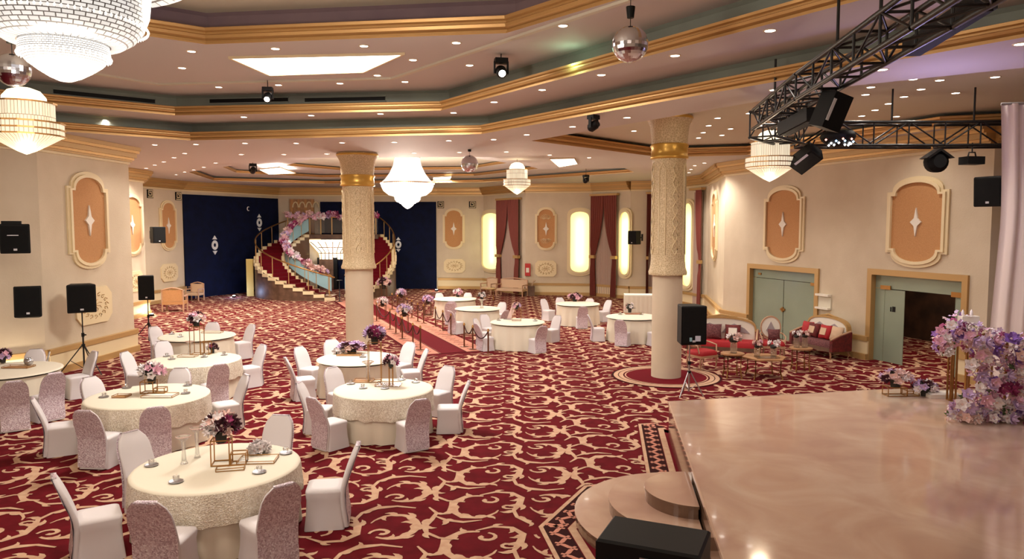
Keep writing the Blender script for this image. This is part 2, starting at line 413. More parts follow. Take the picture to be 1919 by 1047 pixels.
def stroke(pts, ws, jag=0., seed=0):
    """tapering leaf stroke as quads: list of (left,right) pairs"""
    n = len(pts); out = []
    for i, (x, y) in enumerate(pts):
        a = pts[max(0, i-1)]; c = pts[min(n-1, i+1)]; dx, dy = c[0]-a[0], c[1]-a[1]; l = sqrt(dx*dx+dy*dy) or 1
        t = i/(n-1); k = t*(len(ws)-1); i0 = min(int(k), len(ws)-2); w = (ws[i0]+(ws[i0+1]-ws[i0])*(k-i0))*.80
        jl = jag*(1 if (i+seed) % 3 == 0 else -.25)*min(1, w*14); jr = jag*.5*(1 if (i+seed) % 4 == 1 else -.2)*min(1, w*14)
        out.append(((x-dy/l*(w+jl), y+dx/l*(w+jl)), (x+dy/l*(w+jr), y-dx/l*(w+jr))))
    return out
def spiral(cx, cy, r0, r1, a0, turns, n=18, sq=.85):
    return [(cx+(r0+(r1-r0)*(i/(n-1))**.8)*cos(a0+2*pi*turns*i/(n-1)), cy+sq*(r0+(r1-r0)*(i/(n-1))**.8)*sin(a0+2*pi*turns*i/(n-1))) for i in range(n)]
TW, TH = 1.9, 1.12
MOT = []
def arc(cx, cy, rx, ry, a0, a1, n=16): return [(cx+rx*cos(radians(a0+(a1-a0)*i/(n-1))), cy+ry*sin(radians(a0+(a1-a0)*i/(n-1)))) for i in range(n)]
def leaf(x, y, ang, L, w):
    return stroke([(x+L*t*cos(ang+.5*t*t), y+L*t*sin(ang+.5*t*t)) for t in (0, .25, .5, .75, 1)], [w*.4, w, w*.95, w*.55, .003])
def branch(pts, ws, jag, leaves, side=1, L=.17, w=.045, seed=0):
    MOT.append(stroke(pts, ws, jag, seed)); n = len(pts)
    for k in range(leaves):
        i = int(1+(n-3)*(k+.5)/leaves); dx, dy = pts[i+1][0]-pts[i-1][0], pts[i+1][1]-pts[i-1][1]; a = atan2(dy, dx); sd = side if k % 3 else -side
        f = .6+.4*sin(pi*(k+.5)/leaves)
        MOT.append(leaf(pts[i][0], pts[i][1], a+sd*.75, L*f, w*f))
branch(arc(-.45, .0, .30, .36, 285, 20, 20), [.02, .05, .07, .055, .03, .012], .035, 7, -1, .20, .06)
MOT.append(stroke(spiral(-.30, -.20, .15, .04, 4.9, .85, 12), [.02, .035, .035, .04], .01))
branch(arc(.50, -.06, .28, .34, -120, 165, 20), [.02, .05, .07, .05, .03, .012], .035, 7, -1, .19, .058, 1)
MOT.append(stroke(spiral(.40, -.24, .14, .04, 3.4, -.85, 12), [.02, .032, .035, .035], .01))
branch([(-.42, -.38), (-.22, -.50), (0, -.46), (.12, -.28), (.10, -.06), (.02, .14), (.06, .34), (.22, .50), (.46, .56), (.70, .50)], [.015, .04, .055, .03, .045, .02], .035, 8, 1, .19, .055, 2)
branch([(.86, .52), (.98, .34), (.94, .14), (.86, -.04), (.92, -.24), (1.08, -.38), (1.30, -.42)], [.012, .04, .05, .03, .015], .035, 6, -1, .18, .055)
branch([(-.95, .30), (-.80, .44), (-.58, .50), (-.36, .44)], [.01, .035, .04, .01], .03, 3, 1, .15, .05)
MOT.append(stroke(spiral(-.05, .02, .10, .03, .4, .9, 9), [.012, .03, .025, .02], .0))
pv = []; pf = []
for cx_ in range(-10, 11):
    for cy_ in range(2, 38):
        ox = cx_*TW+(cy_ % 2)*.0; oy = cy_*TH+(TH/2 if cx_ % 2 else 0)
        if not (abs(ox) < 1.2+.78*max(oy, 2)*1.0 and oy > 4): continue
        if ox < -16.5 or (ox > 10.5 and not (ox < 19.5 and 14 < oy < 27)) or oy > 41: continue
        for qi, q in enumerate(MOT):
            fl = 1 if cx_ % 2 else -1
            base = len(pv); ok = []
            for (l, r) in q:
                for p in (l, r):
                    pv.append((ox+p[0], oy+fl*p[1], 0.0025+.0001*qi+.00025*(cx_ % 2)))
            for i in range(len(q)-1):
                a = base+2*i; x = pv[a][0]; y = pv[a][1]
                if excluded(x, y) or excluded(pv[a+3][0], pv[a+3][1]): continue
                pf.append((a, a+1, a+3, a+2))
FL.add(pv, pf, 'carpet_cream')
def strip(P, w0, w1, z, m):   # strip beside a polyline, offsets to its left
    n = len(P); vs = []
    for i in range(n):
        a = Vector(P[max(i-1, 0)]); c = Vector(P[i]); e = Vector(P[min(i+1, n-1)])
        e1 = (c-a).normalized() if i > 0 else (e-c).normalized(); e2 = (e-c).normalized() if i < n-1 else e1
        n1 = Vector((-e1.y, e1.x)); n2 = Vector((-e2.y, e2.x)); k = n1+n2; k = k/max(.4, k.dot(n1))
        vs += [(c.x+k.x*w0, c.y+k.y*w0, z), (c.x+k.x*w1, c.y+k.y*w1, z)]
    FL.add(vs, [(2*i, 2*i+1, 2*i+3, 2*i+2) for i in range(n-1)], m)
def resample(P, st):
    out = []; 
    for i in range(len(P)-1):
        a, c = Vector(P[i]), Vector(P[i+1]); n = max(1, int((c-a).length/st))
        for j in range(n): out.append((a+(c-a)*(j/n), (c-a).normalized()))
    return out
def border(P, w, z=.004):
    # left side of path is the inside of the border
    strip(P, 0, .05*w/.4, z, 'carpet_cream'); strip(P, .05*w/.4, .066*w/.4, z, 'carpet_dark'); strip(P, .066*w/.4, .30*w/.4, z, 'carpet_dark')
    strip(P, .31*w/.4, .40*w/.4, z, 'carpet_cream')
    for k, (p, d) in enumerate(resample(P, .125)):
        nn = Vector((-d.y, d.x)); c0 = p+nn*(.183*w/.4); fl = 1 if k % 2 else -1
        pts = [(c0.x+d.x*(.075*sin(t*2.6))*fl*.8+nn.x*(.095*t)*w/.4, c0.y+d.y*(.075*sin(t*2.6))*fl*.8+nn.y*(.095*t)*w/.4) for t in [-1, -.6, -.2, .2, .6, 1]]
        q = stroke(pts, [.022, .034, .034, .022]); vs = [(a[0], a[1], z+.001) for lr in q for a in lr]
        FL.add(vs, [(2*i, 2*i+1, 2*i+3, 2*i+2) for i in range(len(q)-1)], 'carpet_pink')
strip([(3.6, 12.95)]+BP, 0.0, .75, .0105, 'carpet_plain')
border(BP, .42, .0115)
# aisle runner woven in the carpet
AP = lambda w: [tuple(aisle_pt(-3, w)), tuple(aisle_pt(AL, w))]
strip(AP(-1.08), 0, 2.16, .0105, 'carpet_plain')
for w0, w1 in ((-1.02, -.36), (.36, 1.02)): strip(AP(w0), 0, w1-w0, .0115, 'carpet_pink')
for w0 in (-1.06, -.40, .36, 1.02): strip(AP(w0), 0, .03, .0122, 'carpet_dark')
for w0 in (-.69, .69):
    for p, d in resample([tuple(aisle_pt(-3, w0)), tuple(aisle_pt(AL, w0))], .42):
        nn = Vector((-d.y, d.x)); q = stroke([(p.x+nn.x*t*.16+d.x*.1*sin(3*t), p.y+nn.y*t*.16+d.y*.1*sin(3*t)) for t in (-1, -.5, 0, .5, 1)], [.015, .04, .04, .015], .02)
        FL.add([(a[0], a[1], .0125) for lr in q for a in lr], [(2*i, 2*i+1, 2*i+3, 2*i+2) for i in range(len(q)-1)], 'carpet_dark')
for p, d in resample([tuple(aisle_pt(AL+.4, -1.5)), tuple(aisle_pt(AL+.4, 2.0))], .6):
    nn = Vector((-d.y, d.x)); q = stroke([(p.x+d.x*t*.22+nn.x*.08*sin(4*t), p.y+d.y*t*.22+nn.y*.08*sin(4*t)) for t in (-1, -.5, 0, .5, 1)], [.01, .03, .03, .01], .02)
    FL.add([(a[0], a[1], .0122) for lr in q for a in lr], [(2*i, 2*i+1, 2*i+3, 2*i+2) for i in range(len(q)-1)], 'carpet_cream')
def ringc(c, r0, r1, z, m, n=48):
    vs = [(c[0]+r*cos(2*pi*i/n), c[1]+r*sin(2*pi*i/n), z) for i in range(n) for r in (r0, r1)]
    FL.add(vs, [(2*i, 2*i+1, (2*i+3) % (2*n), (2*i+2) % (2*n)) for i in range(n)], m)
ringc(C2, .3, 1.28, .0105, 'carpet_plain'); ringc(C2, 1.22, 1.27, .0115, 'carpet_dark'); ringc(C2, 1.0, 1.22, .0115, 'carpet_cream'); ringc(C2, .93, .96, .0115, 'carpet_cream')
ringc(C2, 1.1, 1.12, .0125, 'carpet_dark'); ringc(C2, .975, .99, .0122, 'carpet_dark')
struct(FL.build('floor'))

# ------------------------------------------------------------------ recessed downlights (each one its own fitting)
def make_downlight():
    t = thing('downlight', 'x', 'ceiling light')
    MB().lathe([(.068, -.004), (.082, -.012), (.088, -.010), (.092, .0)], 'moulding', 20, cap=False).build('trim_ring', t)
    MB().lathe([(.001, -.006), (.068, -.006)], 'glow', 16).build('lens', t)
    return t
DL = [
 (5.7, 'in the row receding beside the left wall', 'downlights running away by the left wall', [(367, 270), (346, 287), (326, 295), (307, 303), (290, 309), (274, 315), (262, 320), (249, 324)]),
 (5.7, 'in the second receding row near the left wall', 'downlights in the second row on the left', [(404, 305), (382, 313), (363, 318), (346, 322), (330, 327)]),
 (5.7, 'curving above the left navy wall', 'downlights above the navy wall', [(280, 340), (290, 337), (319, 345), (354, 348), (386, 352), (416, 355), (444, 359)]),
 (5.7, 'in the line before the left column top', 'downlights in the front row by the left column', [(290, 271), (459, 268), (555, 268), (641, 267), (739, 266), (841, 263), (925, 261)]),
 (5.7, 'in the line behind the left column top', 'downlights in the rear row by the left column', [(452, 289), (532, 289), (612, 288), (776, 286), (861, 285), (949, 284), (1030, 290), (1104, 295)]),
 (5.7, 'in the flat strip right of the gold moulding', 'downlights right of the gold moulding', [(987, 252), (1073, 237), (1175, 220), (1451, 168), (1653, 130), (1913, 82)]),
 (6.15, 'on the narrow lower ceiling step', 'downlights on the lower ceiling step', [(197, 219), (457, 219), (583, 216), (713, 213), (850, 211), (926, 191), (1016, 168), (1127, 140), (1265, 104), (1443, 57)]),
 (6.65, 'under the upper gold moulding', 'downlights near the upper gold moulding', [(359, 96), (516, 91), (682, 86), (774, 112), (855, 80), (1055, 48)]),
 (6.65, 'around the bright crystal ceiling panel', 'downlights around the crystal panel', [(341, 127), (410, 163), (522, 159), (637, 156), (759, 153), (707, 141), (880, 122)]),
 (6.05, 'over the stage left of the truss', 'downlights over the stage left of the truss', [(1188, 245), (1225, 229), (1290, 229), (1309, 258), (1318, 248), (1328, 235), (1345, 221), (1353, 253), (1369, 241), (1404, 212), (1424, 235), (1467, 217)]),
 (6.05, 'over the stage right of the truss', 'downlights over the stage right of the truss', [(1585, 197), (1615, 217), (1622, 177), (1632, 163), (1640, 206), (1665, 194), (1694, 181), (1711, 148), (1726, 167), (1761, 150), (1791, 174), (1865, 144), (1680, 218), (1860, 240)]),
 (5.7, 'in the short row beside the right column', 'downlights beside the right column', [(1302, 310), (1295, 317), (1291, 323), (1320, 305)]),
 (5.7, 'along the far right window bays', 'downlights along the window bays', [(1027, 360), (1039, 363), (1060, 358), (1076, 360), (1096, 355), (1113, 358), (1135, 352), (1154, 355), (1176, 349)]),
]
dl0 = None; DLPOS = []
for z, where, grp, pts in DL:
    for i, (x, y) in enumerate(sorted(pts)):
        p = W(x, y, z)
        if z == 5.7:
            for PP, zz in ((CC, 6.05), (CB, 5.9), (RING1, 6.15)):
                if inpoly(p.x, p.y, PP): p = W(x, y, zz)
        if p.y > 40: continue
        o = dl0 if dl0 is None else copy_tree(dl0)
        if dl0 is None: dl0 = o = make_downlight()
        place(o, p, label='%s round downlight from the left %s' % (ORD[i], where), group=grp)
        DLPOS.append((p, i))
for k, (p, i) in enumerate(DLPOS):
    if i % 2 == 0 or p.y < 14 or p.y > 24:
        lamp('SPOT', (p.x, p.y, p.z-.05), (52 if p.y < 15 else 100) if p.y < 22 else 330, (1, .91, .82), .08, 130, .8)

# ------------------------------------------------------------------ crystal chandeliers
def chandelier(loc, label, s=1.0, name='crystal_chandelier', top=None):
    t = thing(name, label, 'chandelier', loc, 0, None, s)     # origin at bottom tip
    bowl = [(.02, 0), (.10, .04), (.20, .12), (.28, .22)]
    MB().lathe(bowl, 'crystal_skin', 48, cap=True).build('drop_finial', t, uvcyl=True)
    MB().lathe([(.28, .22), (.42, .26), (.50, .36), (.50, .46)], 'crystal_skin', 64, cap=False).build('lower_bowl', t, uvcyl=True)
    MB().lathe([(.50, .46), (.72, .52), (.92, .68), (1.0, .86), (1.0, .96)], 'crystal_skin', 72, cap=False).build('crystal_bowl', t, uvcyl=True)
    MB().lathe([(1.0, .96), (1.04, .97), (1.04, 1.0), (.98, 1.0)], 'brass', 72, cap=False).build('rim', t)
    MB().lathe([(1.0, 1.0), (.86, 1.12), (.68, 1.36), (.54, 1.66), (.48, 1.95)], 'crystal_skin', 72, cap=False).build('upper_cone', t, uvcyl=True)
    MB().lathe([(.02, 1.95), (.50, 1.95), (.50, 2.0), (.02, 2.0)], 'brass', 32).build('canopy', t)
    for z, r, n in ((.0, .3, 0), (.47, .51, 44), (.97, 1.03, 84), (.23, .3, 28)):
        if not n: continue
        b = MB()
        for k in range(n):
            a = 2*pi*k/n; b.lathe([(.001, -.035), (.016, -.015), (.010, .01), (.001, .02)], 'crystal', 5, (r*cos(a), r*sin(a), z))
        o = b.build('crystal_fringe', t); o['kind'] = 'stuff'
    if top: MB().lathe([(.02, 2.0), (.02, (top-loc[2])/s)], 'brass', 8).build('stem', t)
    return t
p = D(764, 391, 27.5); SC2 = .97
chandelier((p.x, p.y, p.z), 'wide bell-shaped crystal chandelier glowing right of the left column', SC2, top=6.2)
for dx_, dy_ in ((1.3, 0), (-1.3, 0), (0, 1.3), (0, -1.3)): lamp('POINT', (p.x+dx_, p.y+dy_, p.z+.75), 100, (1, .90, .80), .25)
lamp('POINT', (p.x, p.y, p.z-.25), 700, (1, .86, .72), .4)
# big near one: several tiers, seen from below, cut by the frame
p = D(124, 152, 6.2)
t = thing('crystal_chandelier', 'huge tiered crystal chandelier glowing white at the top left corner', 'chandelier', (p.x, p.y, p.z))
MB().lathe([(.05, 0), (.12, .03), (.20, .08), (.28, .14), (.34, .22), (.33, .30)], 'crystal_skin', 48).build('lower_bowl', t, uvcyl=True)
MB().lathe([(.33, .30), (.44, .31), (.53, .37), (.60, .46), (.645, .58), (.66, .72), (.66, .92)], 'crystal_skin_near', 72, cap=False).build('crystal_bowl', t, uvcyl=True)
MB().lathe([(.62, .94), (.90, .84), (.97, .87), (.98, .96), (.9, 1.1), (.6, 1.3), (.45, 1.7)], 'crystal_skin_near', 72, cap=False).build('outer_skirt', t, uvcyl=True)
b = MB()
for k in range(90):
    a = 2*pi*k/90
    b.lathe([(.001, -.02), (.012, 0), (.001, .015)], 'crystal', 5, (.63*cos(a), .63*sin(a), .46))
    if k % 2: b.lathe([(.001, -.02), (.012, 0), (.001, .015)], 'crystal', 5, (.34*cos(a), .34*sin(a), .2))
o = b.build('crystal_fringe', t); o['kind'] = 'stuff'
MB().lathe([(.03, 1.6), (.03, 7.25-p.z)], 'brass', 8).build('stem', t)
lamp('POINT', (p.x, p.y, p.z-.3), 300, (1, .87, .74), .4); lamp('POINT', (p.x+.8, p.y+1.2, p.z+.9), 160, (1, .87, .74), .4)
# lantern pendants: dome on two crystal drums with a cone drop
def lantern(cx, ytop, ybot, wpx, dist, label, zc):
    pb = D(cx, ybot, dist); pt = D(cx, ytop, dist); H = pt.z-pb.z; r = wpx/2*dist/FPX
    t = thing('lantern_pendant', label, 'chandelier', (pb.x, pb.y, pb.z))
    MB().lathe([(.01, 0), (r*.25, H*.05), (r*.62, H*.16), (r*.96, H*.27)], 'crystal_skin_warm', 16, smooth=False).build('cone_drop', t, uvcyl=True)
    MB().lathe([(r, H*.27), (r, H*.46)], 'crystal_skin_warm', 16, smooth=False, cap=False).build('lower_drum', t, uvcyl=True)
    MB().lathe([(r*.78, H*.46), (r*.78, H*.76)], 'crystal_skin_warm', 16, smooth=False, cap=False).build('upper_drum', t, uvcyl=True)
    MB().lathe([(r*.58, H*.76), (r*.56, H*.86), (r*.42, H*.95), (r*.18, H*.995), (.005, H)], 'glow_soft', 20).build('glass_dome', t)
    for z, k in ((.27, 1.0), (.36, 1.0), (.46, 1.0), (.76, .8)):
        MB().lathe([(r*k, H*z-.006), (r*k+.015, H*z-.006), (r*k+.015, H*z+.012), (r*k, H*z+.012)], 'brass', 16, smooth=False, cap=False).build('frame_ring', t)
    MB().lathe([(.006, H), (.006, zc-pb.z)], 'black_metal', 6).build('cord', t)
    lamp('POINT', (pb.x, pb.y, pb.z-.12), 60, (1, .78, .55), .15)
lantern(50, 164, 289, 126, 9.0, 'warm glass lantern pendant hanging by the left wall below the big chandelier', 5.95)
lantern(969, 304, 364, 50, 24.0, 'small warm glass lantern pendant hanging beyond the middle of the hall', 5.9)
lantern(1442, 244, 340, 88, 13.6, 'warm glass lantern pendant hanging under the corner of the black truss', 6.03)
# mirror balls
def mirror_ball(cx, cy, rpx, dist, zc, label, motor=True, yt=None):
    p = D(cx, cy, dist); r = rpx*dist/FPX
    t = thing('mirror_ball', label, 'mirror ball', (p.x, p.y, p.z))
    n = 18; rings = []
    MB().lathe([(max(.001, r*sin(pi*i/n)), -r*cos(pi*i/n)) for i in range(n+1)], 'mirror', 30, smooth=False).build('faceted_ball', t)
    top = r+.10
    if motor: MB().lathe([(.045, top), (.06, top+.14)], 'black', 12).build('motor', t)
    MB().lathe([(.005, r*.98), (.005, zc-p.z)], 'black_metal', 6).build('cord', t)
mirror_ball(1181, 83, 33, 9.6, 6.6, 'large mirror ball hanging from the upper ceiling right of centre')
mirror_ball(880, 307, 16, 21.0, 5.69, 'small mirror ball hanging beside the far bell chandelier')
mirror_ball(24, 131, 30, 7.8, 6.6, 'mirror ball half hidden behind the huge chandelier at top left')
# crystal ceiling light panels
def panel(px, z, label, drop=.0):
    P = [W(x, y, z) for x, y in px]; c = sum(P, Vector())/4; Q = [(v.x-c.x, v.y-c.y, 0) for v in P]
    t = thing('ceiling_light_panel', label, 'ceiling light', (c.x, c.y, z-.045))
    fr = [(x*1.04, y*1.04, 0) for x, y, _ in Q]
    b = MB(); b.loft([[(x, y, .045) for x, y, _ in fr], fr, Q, [(x, y, .02) for x, y, _ in Q]], 'moulding', False, False, smooth=False); b.build('frame', t)
    b = MB(); b.add([(x, y, .012) for x, y, _ in Q], [(0, 1, 2, 3)], 'glow_white'); b.build('diffuser', t)
    b = MB(); n = 9
    A, B_, C_, E_ = [Vector(q) for q in Q]
    for i in range(1, n):
        for j in range(1, 5):
            u, v = i/n, j/5; q = (A*(1-u)+B_*u)*(1-v)+(E_*(1-u)+C_*u)*v
            b.lathe([(.001, -.05), (.02, -.02), (.001, .01)], 'crystal', 5, q)
    o = b.build('crystal_drops', t); o['kind'] = 'stuff'
    w = (A-B_).length; l = (B_-C_).length
    lamp('AREA', (c.x, c.y, z-.12), 120*w*l**.5, (1, .93, .84), min(w, l)*.8)
panel([(434, 106), (752, 99), (680, 132), (506, 138)], 6.65, 'big bright crystal light panel in the upper left ceiling')
panel([(486, 316), (524, 312), (553, 323), (504, 325)], 5.9, 'bright light panel in the far ceiling left of the left column')
panel([(812, 331), (846, 329), (842, 337), (812, 338)], 5.9, 'bright light panel in the far ceiling just right of the bell chandelier')
panel([(1031, 296), (1076, 295), (1082, 305), (1048, 311)], 5.7, 'small bright light panel in the flat ceiling between the columns')

# ------------------------------------------------------------------ columns
def column(c, zs, zt, r, label, low):
    t = thing('column', label, 'column', (c[0], c[1], 0))
    MB().lathe([(low, 0.0), (low, zs+.02)], 'wall', 40).build('shaft', t)
    o8 = [(r*1.13, zs-.02), (r*1.15, zs+.04), (r*1.06, zs+.14), (r*1.01, zs+.3), (r, zs+.5), (r, zt-.98)]
    MB().lathe(o8, 'carved', 24, smooth=True, cap=True).build('carved_sleeve', t)
    b = MB()
    for k in range(8):          # raised lattice straps and diamonds on each face of the sleeve
        a = 2*pi*k/8+.2; z0, z1 = zs+.45, zt-1.1; N = 40
        if k % 2 == 0:
            for sg in (-1, 1):
                b.tube([((r+.006)*cos(a+sg*.16*sin(i*pi*7/N)), (r+.006)*sin(a+sg*.16*sin(i*pi*7/N)), z0+(z1-z0)*i/N) for i in range(N+1)], .013, 'moulding', 4)
        else:
            for sg in (-1, 1):
                b.tube([((r+.004)*cos(a+sg*.2), (r+.004)*sin(a+sg*.2), z0), ((r+.004)*cos(a+sg*.2), (r+.004)*sin(a+sg*.2), z1-.15), ((r+.004)*cos(a), (r+.004)*sin(a), z1)], .014, 'moulding', 4)
    b.build('lattice_relief', t)
    MB().lathe([(r*1.0, zt-1.0), (r*1.12, zt-.98), (r*1.12, zt-.94), (r*1.07, zt-.92), (r*1.08, zt-.84), (r*1.06, zt-.76), (r*1.13, zt-.70), (r*1.10, zt-.66)], 'gold_bright', 32).build('gold_band', t)
    MB().lathe([(r*1.05, zt-.68), (r*1.08, zt-.5), (r*1.15, zt-.25), (r*1.3, zt-.12), (r*1.34, zt-.10), (r*1.34, zt-.02), (r*1.2, zt)], 'carved', 24).build('capital', t)
    MB().lathe([(r*1.34, zt-.10), (r*1.37, zt-.09), (r*1.37, zt-.05), (r*1.34, zt-.04)], 'gold_bright', 24, cap=False).build('capital_rim', t)
column(C2, W(1250, 511, 0).z+2.42, 6.05, .385, 'round cream column with carved upper sleeve standing in a ring of carpet at right', .345)
column(C1, 2.28, 5.7, .455, 'round cream column with carved upper sleeve behind the two middle tables', .415)

# ------------------------------------------------------------------ wall decoration
def outline(w, h, n=14, k=.82, arch=.16):
    hs = h/2-h*arch; P = [(w/2, -hs), (w/2, hs)]
    A = [(k*w/2*cos(pi*i/n), hs+(h/2-hs)*sin(pi*i/n)**.85) for i in range(n+1)]
    P += A+[(-w/2, hs), (-w/2, -hs)]
    P += [(-x, -z) for x, z in A]
    return P
def wall_panel(wall, x0, x1, y0, y1, label, star=.30, rich=False):
    xm, ym = (x0+x1)/2, (y0+y1)/2; u0, _ = wall.hit(x0, ym); u1, _ = wall.hit(x1, ym); u, z0 = wall.hit(xm, y1); _, z1 = wall.hit(xm, y0)
    w = abs(u1-u0); h = z1-z0; u = (u0+u1)/2
    t = thing('wall_panel', label, 'wall panel', wall.pt(u, (z0+z1)/2, .002), wall.rz)
    of = outline(w, h); sc = (w-.30*min(1, w/1.5))/w; sh = (h-.30*min(1, w/1.5))/h
    inn = [(x*sc, z*sh) for x, z in of]; mid = [(x*(1+sc)/2, z*(1+sh)/2) for x, z in of]
    MB().band(of, mid, -.05, -.001, 'moulding').band(mid, inn, -.09, -.001, 'moulding').build('frame', t)
    MB().prism(inn, -.03, -.001, 'tan').build('inset_panel', t)
    q = h*star/2*1.05; rr = q*.46
    st = [(0, q), (rr*.34, q*.26), (rr, 0), (rr*.34, -q*.26), (0, -q), (-rr*.28, -q*.28), (-rr, 0), (-rr*.28, q*.28)]
    MB().prism(st, -.07, -.03, 'star').build('star', t)
    if rich:
        for sg in (-1, 1):
            b = MB()
            for k in range(9):
                a = radians(20+k*17.5)
                b.tube([(.10*cos(a)*w, -.035, sg*(h*.22+.02*sin(a))), (.24*cos(a)*w, -.04, sg*(h*.22+.09*h*sin(a))), (.27*cos(a+.2)*w, -.035, sg*(h*.22+.12*h*sin(a)))], .012, 'moulding', 4)
            b.build('scroll_relief', t)
    return t
wall_panel(W1, 124, 201, 322, 504, 'tall tan wall panel with white star on the left wall, largest on that side')
wall_panel(W2, 224, 266, 362, 480, 'tan wall panel with white star on the recessed left wall, half cut by the corner')
wall_panel(W3, 298, 330, 375, 470, 'tan wall panel with white star beside the navy wall, behind the bracket speaker')
wall_panel(W5b, 830, 871, 390, 467, 'tan wall panel with star on the far wall right of the navy wall')
wall_panel(W7, 1003, 1044, 388, 469, 'tan wall panel with scroll relief and star between the two red curtains', .3, True)
wall_panel(W12, 1433, 1509, 347, 493, 'tan wall panel with white star above the left frosted glass door')
wall_panel(W12, 1664, 1780, 330, 502, 'tan wall panel with white star above the right open glass door')
wall_panel(W11, 1336, 1346, 356, 490, 'narrow seen tan wall panel on the side wall left of the glass doors')
def plaque(wall, x0, x1, y0, y1, label):
    xm, ym = (x0+x1)/2, (y0+y1)/2; u0, _ = wall.hit(x0, ym); u1, _ = wall.hit(x1, ym); _, z0 = wall.hit(xm, y1); _, z1 = wall.hit(xm, y0)
    w = abs(u1-u0); h = z1-z0; u = (u0+u1)/2; c = .14*w
    t = thing('relief_plaque', label, 'wall plaque', wall.pt(u, (z0+z1)/2, .002), wall.rz)
    P = [(-w/2+c, -h/2), (w/2-c, -h/2), (w/2, -h/2+c), (w/2, h/2-c), (w/2-c, h/2), (-w/2+c, h/2), (-w/2, h/2-c), (-w/2, -h/2+c)]
    MB().prism(P, -.05, -.001, 'moulding').build('plate', t)
    b = MB(); rg = random.Random(int(x0))
    for k in range(16):
        a = 2*pi*k/16; cx, cz = w*.32*cos(a), h*.3*sin(a)
        b.tube([(cx+.07*w*cos(a+q*1.3)*(1-q*.2), -.052, cz+.07*h*sin(a+q*1.3)*(1-q*.2)) for q in range(5)], .012, 'gold_paint', 4)
    for k in range(8):
        a = 2*pi*k/8+.3; b.tube([(0.02*w*cos(a), -.052, .02*h*sin(a)), (.14*w*cos(a+.3), -.056, .13*h*sin(a+.3)), (.2*w*cos(a), -.052, .18*h*sin(a))], .010, 'gold_paint', 4)
    b.build('scroll_relief', t)
plaque(W1, 140, 207, 538, 606, 'cream plaque with gold leaf scrolls behind the tripod speaker at left')
plaque(W2, 240, 266, 508, 546, 'cream plaque with gold scrolls under the recessed left wall panel')
plaque(W3, 301, 332, 494, 527, 'cream plaque with gold scrolls beside the navy wall')
plaque(W5b, 832, 872, 485, 511, 'cream plaque with gold scrolls on the far wall right of the navy wall')
plaque(W7, 1003, 1043, 488, 518, 'cream plaque with gold scrolls between the two red curtains')
def key_tile(wall, x0, x1, y0, y1, label):
    xm, ym = (x0+x1)/2, (y0+y1)/2; u0, _ = wall.hit(x0, ym); u1, _ = wall.hit(x1, ym); _, z0 = wall.hit(xm, y1); _, z1 = wall.hit(xm, y0)
    w = abs(u1-u0); h = z1-z0
    t = thing('key_pattern_tile', label, 'wall tile', wall.pt((u0+u1)/2, (z0+z1)/2, .002), wall.rz)
    MB().box(-w/2, w/2, -.03, -.001, -h/2, h/2, 'black').build('backing', t)
    b = MB(); e = w*.09
    P = [(-.38, -.38), (.38, -.38), (.38, .38), (-.28, .38), (-.28, -.16), (.16, -.16), (.16, .18), (-.06, .18)]
    for (a, c), (a2, c2) in zip(P[:-1], P[1:]):
        b.box(min(a, a2)*w-e/2, max(a, a2)*w+e/2, -.04, -.03, min(c, c2)*h-e/2, max(c, c2)*h+e/2, 'moulding')
    b.build('key_relief', t)
key_tile(W3, 275, 286, 355, 371, 'square black and cream key-pattern tile high on the wall near the left corner')
key_tile(W3, 328, 339, 360, 375, 'square key-pattern tile high beside the left edge of the navy wall')
key_tile(W5b, 820, 832, 377, 390, 'square key-pattern tile high beside the right edge of the navy wall')
key_tile(W5b, 879, 892, 377, 390, 'square key-pattern tile high left of the first lit niche')
def niche(wall, x0, x1, y0, y1, label):
    xm, ym = (x0+x1)/2, (y0+y1)/2; u0, _ = wall.hit(x0, ym); u1, _ = wall.hit(x1, ym); _, z0 = wall.hit(xm, y1); _, z1 = wall.hit(xm, y0)
    w = abs(u1-u0); h = z1-z0; u = (u0+u1)/2
    t = thing('light_niche', label, 'lit niche', wall.pt(u, (z0+z1)/2, .002), wall.rz)
    of = outline(w, h, 12, .98, .09); k1, k2 = (w-.16)/w, (h-.2)/h; k3, k4 = (w-.34)/w, (h-.42)/h
    a = [(x*k1, z*k2) for x, z in of]; c = [(x*k3, z*k4) for x, z in of]
    MB().band(of, a, -.07, -.001, 'moulding').band(a, c, -.12, -.001, 'moulding').build('frame', t)
    b = MB(); n = 8; hw, hh = w*k3/2, h*k4/2
    b.prism(c, -.03, -.001, 'glow_niche'); b.build('lit_back', t)
    lamp('AREA', wall.pt(u, (z0+z1)/2, .3), 14, (.95, .95, .5), .4, h*.7, rot=(pi/2, 0, wall.rz+0)).data.spread = radians(150)
niche(W6, 903, 941, 392, 511, 'lit yellow niche on the far wall left of the first red curtain')
niche(W7, 1063, 1110, 389, 517, 'lit yellow niche left of the wide middle red curtain')
niche(W8, 1160, 1185, 389, 522, 'slim lit yellow niche right of the wide middle red curtain')
niche(W10, 1279, 1303, 372, 545, 'lit yellow niche seen just right of the right column')
